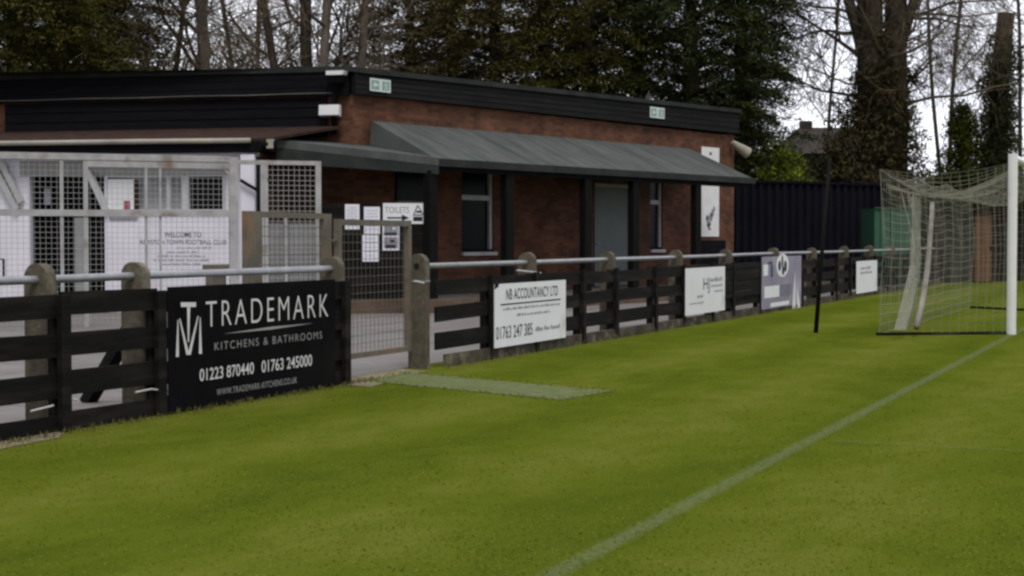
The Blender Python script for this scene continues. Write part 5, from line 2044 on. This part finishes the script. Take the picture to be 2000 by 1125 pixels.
bare_tree('wide bare tree with hanging branches against the sky, right of the great ivy clad tree', 1840, 60, [(0, 0.8, 0.10, 0.06), (0.1, -0.9, 0.09, 0.05)], 51, height=14, nlimb=8, levels=4, droop=0.08, twig_r=0.008, start=0.2, group='bare trees against the bright sky', kids=(3, 4))
bare_tree('fine twigged bare tree between the drooping conifer and the great ivy clad tree', 1610, 62, [(0, 0.6, 0.08, 0.05)], 52, height=13, nlimb=9, levels=4, twig_r=0.008, start=0.25, group='bare trees against the bright sky', kids=(3, 4))
bare_tree('bare tree at the right edge behind the cut off ivy trunk', 2005, 64, [(0, -0.7, 0.10, 0.06), (0, 0.9, 0.09, 0.05)], 53, height=14, nlimb=7, levels=4, droop=0.07, twig_r=0.008, start=0.2, group='bare trees against the bright sky', kids=(3, 4))
shrub('small pointed yellow green cypress left of the cut off ivy trunk', 1876, 50, 2.3, 5.7, 0.6, M['leaf_yellow'], 61, n=620, per=36, name='cypress_tree', cat='tree', cone=True)
shrub('bright yellow green bush over the left end of the navy fence', 1518, 46, 2.0, 4.1, 1.2, M['leaf_bright'], 62, n=260, per=30, name='bush', cat='bush')
for i, (px, Y, w, h, m, lab) in enumerate((
        (1600, 50, 2.6, 3.9, 'leaf_ivy', 'brown scrubby bush below the distant house roof'),
        (1830, 53, 3.0, 3.6, 'leaf_dark', 'dark bush behind the green shelter'),
        (1940, 54, 3.4, 3.6, 'leaf_dark', 'dark bush at the foot of the cut off ivy trunk'),
        (2030, 52, 3.0, 4.0, 'leaf_olive', 'olive bush at the right edge behind the white goal post'),
        (1745, 51, 2.8, 3.5, 'leaf_ivy', 'brown bush at the foot of the great ivy clad tree'))):
    shrub(lab, px, Y, w, h, 0.3, M[m], 70 + i, n=230, per=26, name='bush', cat='bush', group='bushes behind the goal')

# low far hedge closing the view behind everything
rs = np.random.RandomState(77)
n = 7000
X = rs.uniform(-45, 75, n)
C = np.stack([X, 92 + rs.uniform(-2, 2, n) + 0 * X, rs.uniform(0, 1, n) ** 0.8 * (4.3 + 1.2 * np.sin(X * 0.31) + 0.7 * np.sin(X * 0.93))], 1)
D = unit(rs.normal(0, 1, (n, 3)))
P, Q, tint = sprays(rs, C, D, 1.2, 0.35, 0.2, 22)
tag(quads_object('distant_woodland', P, Q, tint, M['leaf_ivy']), kind='stuff')

# blades of the mown turf nearest the camera, standing a little proud of the sward
rs = np.random.RandomState(9)
n = 110000
Yb = 5.0 + 17.0 * rs.uniform(0, 1, n) ** 1.7
Xb = rs.uniform(-0.46, 0.42, n) * (Yb + 1.5)
wf = np.stack([Xb - FEN.o.x, Yb - FEN.o.y], 1)
yl = wf @ np.array([FEN.y.x, FEN.y.y])
pn_ = np.sin(Xb * 1.7 + np.sin(Yb * 1.1) * 2) * np.sin(Yb * 1.3 + Xb * 0.6)
ok = (yl < BY - 0.07) & (rs.uniform(0, 1, n) < 0.62 + 0.38 * pn_)
Xb, Yb = Xb[ok], Yb[ok]
n = len(Xb)
H = rs.uniform(0.003, 0.0075, n)
P = np.stack([Xb, Yb, H * 0.8], 1)
ax = unit(np.stack([rs.normal(0, 0.75, n), rs.normal(0, 0.75, n), np.full(n, 0.35)], 1)) * H[:, None] * 1.3
sd = unit(np.cross(ax, rs.normal(0, 1, (n, 3)))) * 0.0028
tag(quads_object('grass', P, np.stack([ax, sd], 1), np.clip(rs.normal(0.5, 0.25, n), 0, 1), M['turf_tuft']), kind='stuff')

# ragged grass along the foot of the fence
rs = np.random.RandomState(5)
n = 2600
X = np.concatenate([rs.uniform(fx(-250), fx(690), n // 3), rs.uniform(right_posts[0] - 0.1, right_posts[-1], n - n // 3)])
Yf = BY - 0.05 - np.abs(rs.normal(0, 0.07, len(X)))
right_ = X > right_posts[0] - 0.2
H = rs.uniform(0.008, 0.030, len(X)) * np.where(right_, 1.9, 1.0)
P = np.stack([X, Yf, H * 0.9], 1)
ax = unit(np.stack([rs.normal(0, 0.45, len(X)), rs.normal(0, 0.45, len(X)), np.ones(len(X))], 1)) * H[:, None]
sd = unit(np.cross(ax, rs.normal(0, 1, (len(X), 3)))) * 0.0045
mm_, nm = [], 1300
for a, b in zip(MATQ, MATQ[1:] + MATQ[:1]):
    k = int(nm * (b - a).length / 9)
    t = rs.uniform(0, 1, (k, 1))
    w = np.array(a)[None] * (1 - t) + np.array(b)[None] * t + rs.normal(0, 0.07, (k, 3)) * np.array([1, 1, 0])
    mm_.append(w)
mm_ = np.concatenate(mm_)
rel = mm_ - np.array(FEN.o)[None]
xm, ym = rel @ np.array(FEN.x), rel @ np.array(FEN.y)
hm = rs.uniform(0.006, 0.016, len(xm))
Pm = np.stack([xm, ym, hm * 0.8], 1)
am = unit(np.stack([rs.normal(0, 0.6, len(xm)), rs.normal(0, 0.6, len(xm)), np.ones(len(xm))], 1)) * hm[:, None]
sm = unit(np.cross(am, rs.normal(0, 1, (len(xm), 3)))) * 0.005
obm = quads_object('grass', Pm, np.stack([am, sm], 1), rs.uniform(0.2, 1.0, len(xm)), M['turf_tuft'])
obm.location = FEN.world((0, 0, 0))
obm.rotation_euler = (0, 0, FEN.rot)
tag(obm, kind='stuff')
ob = quads_object('grass_edge', P, np.stack([ax, sd], 1), np.clip(rs.uniform(0, 0.7, len(X)) + np.where(right_ & (np.sin(X * 1.9) > -0.3), 0.35, 0), 0, 1), M['dry_grass'])
ob.location = FEN.world((0, 0, 0))
ob.rotation_euler = (0, 0, FEN.rot)
tag(ob, kind='stuff')
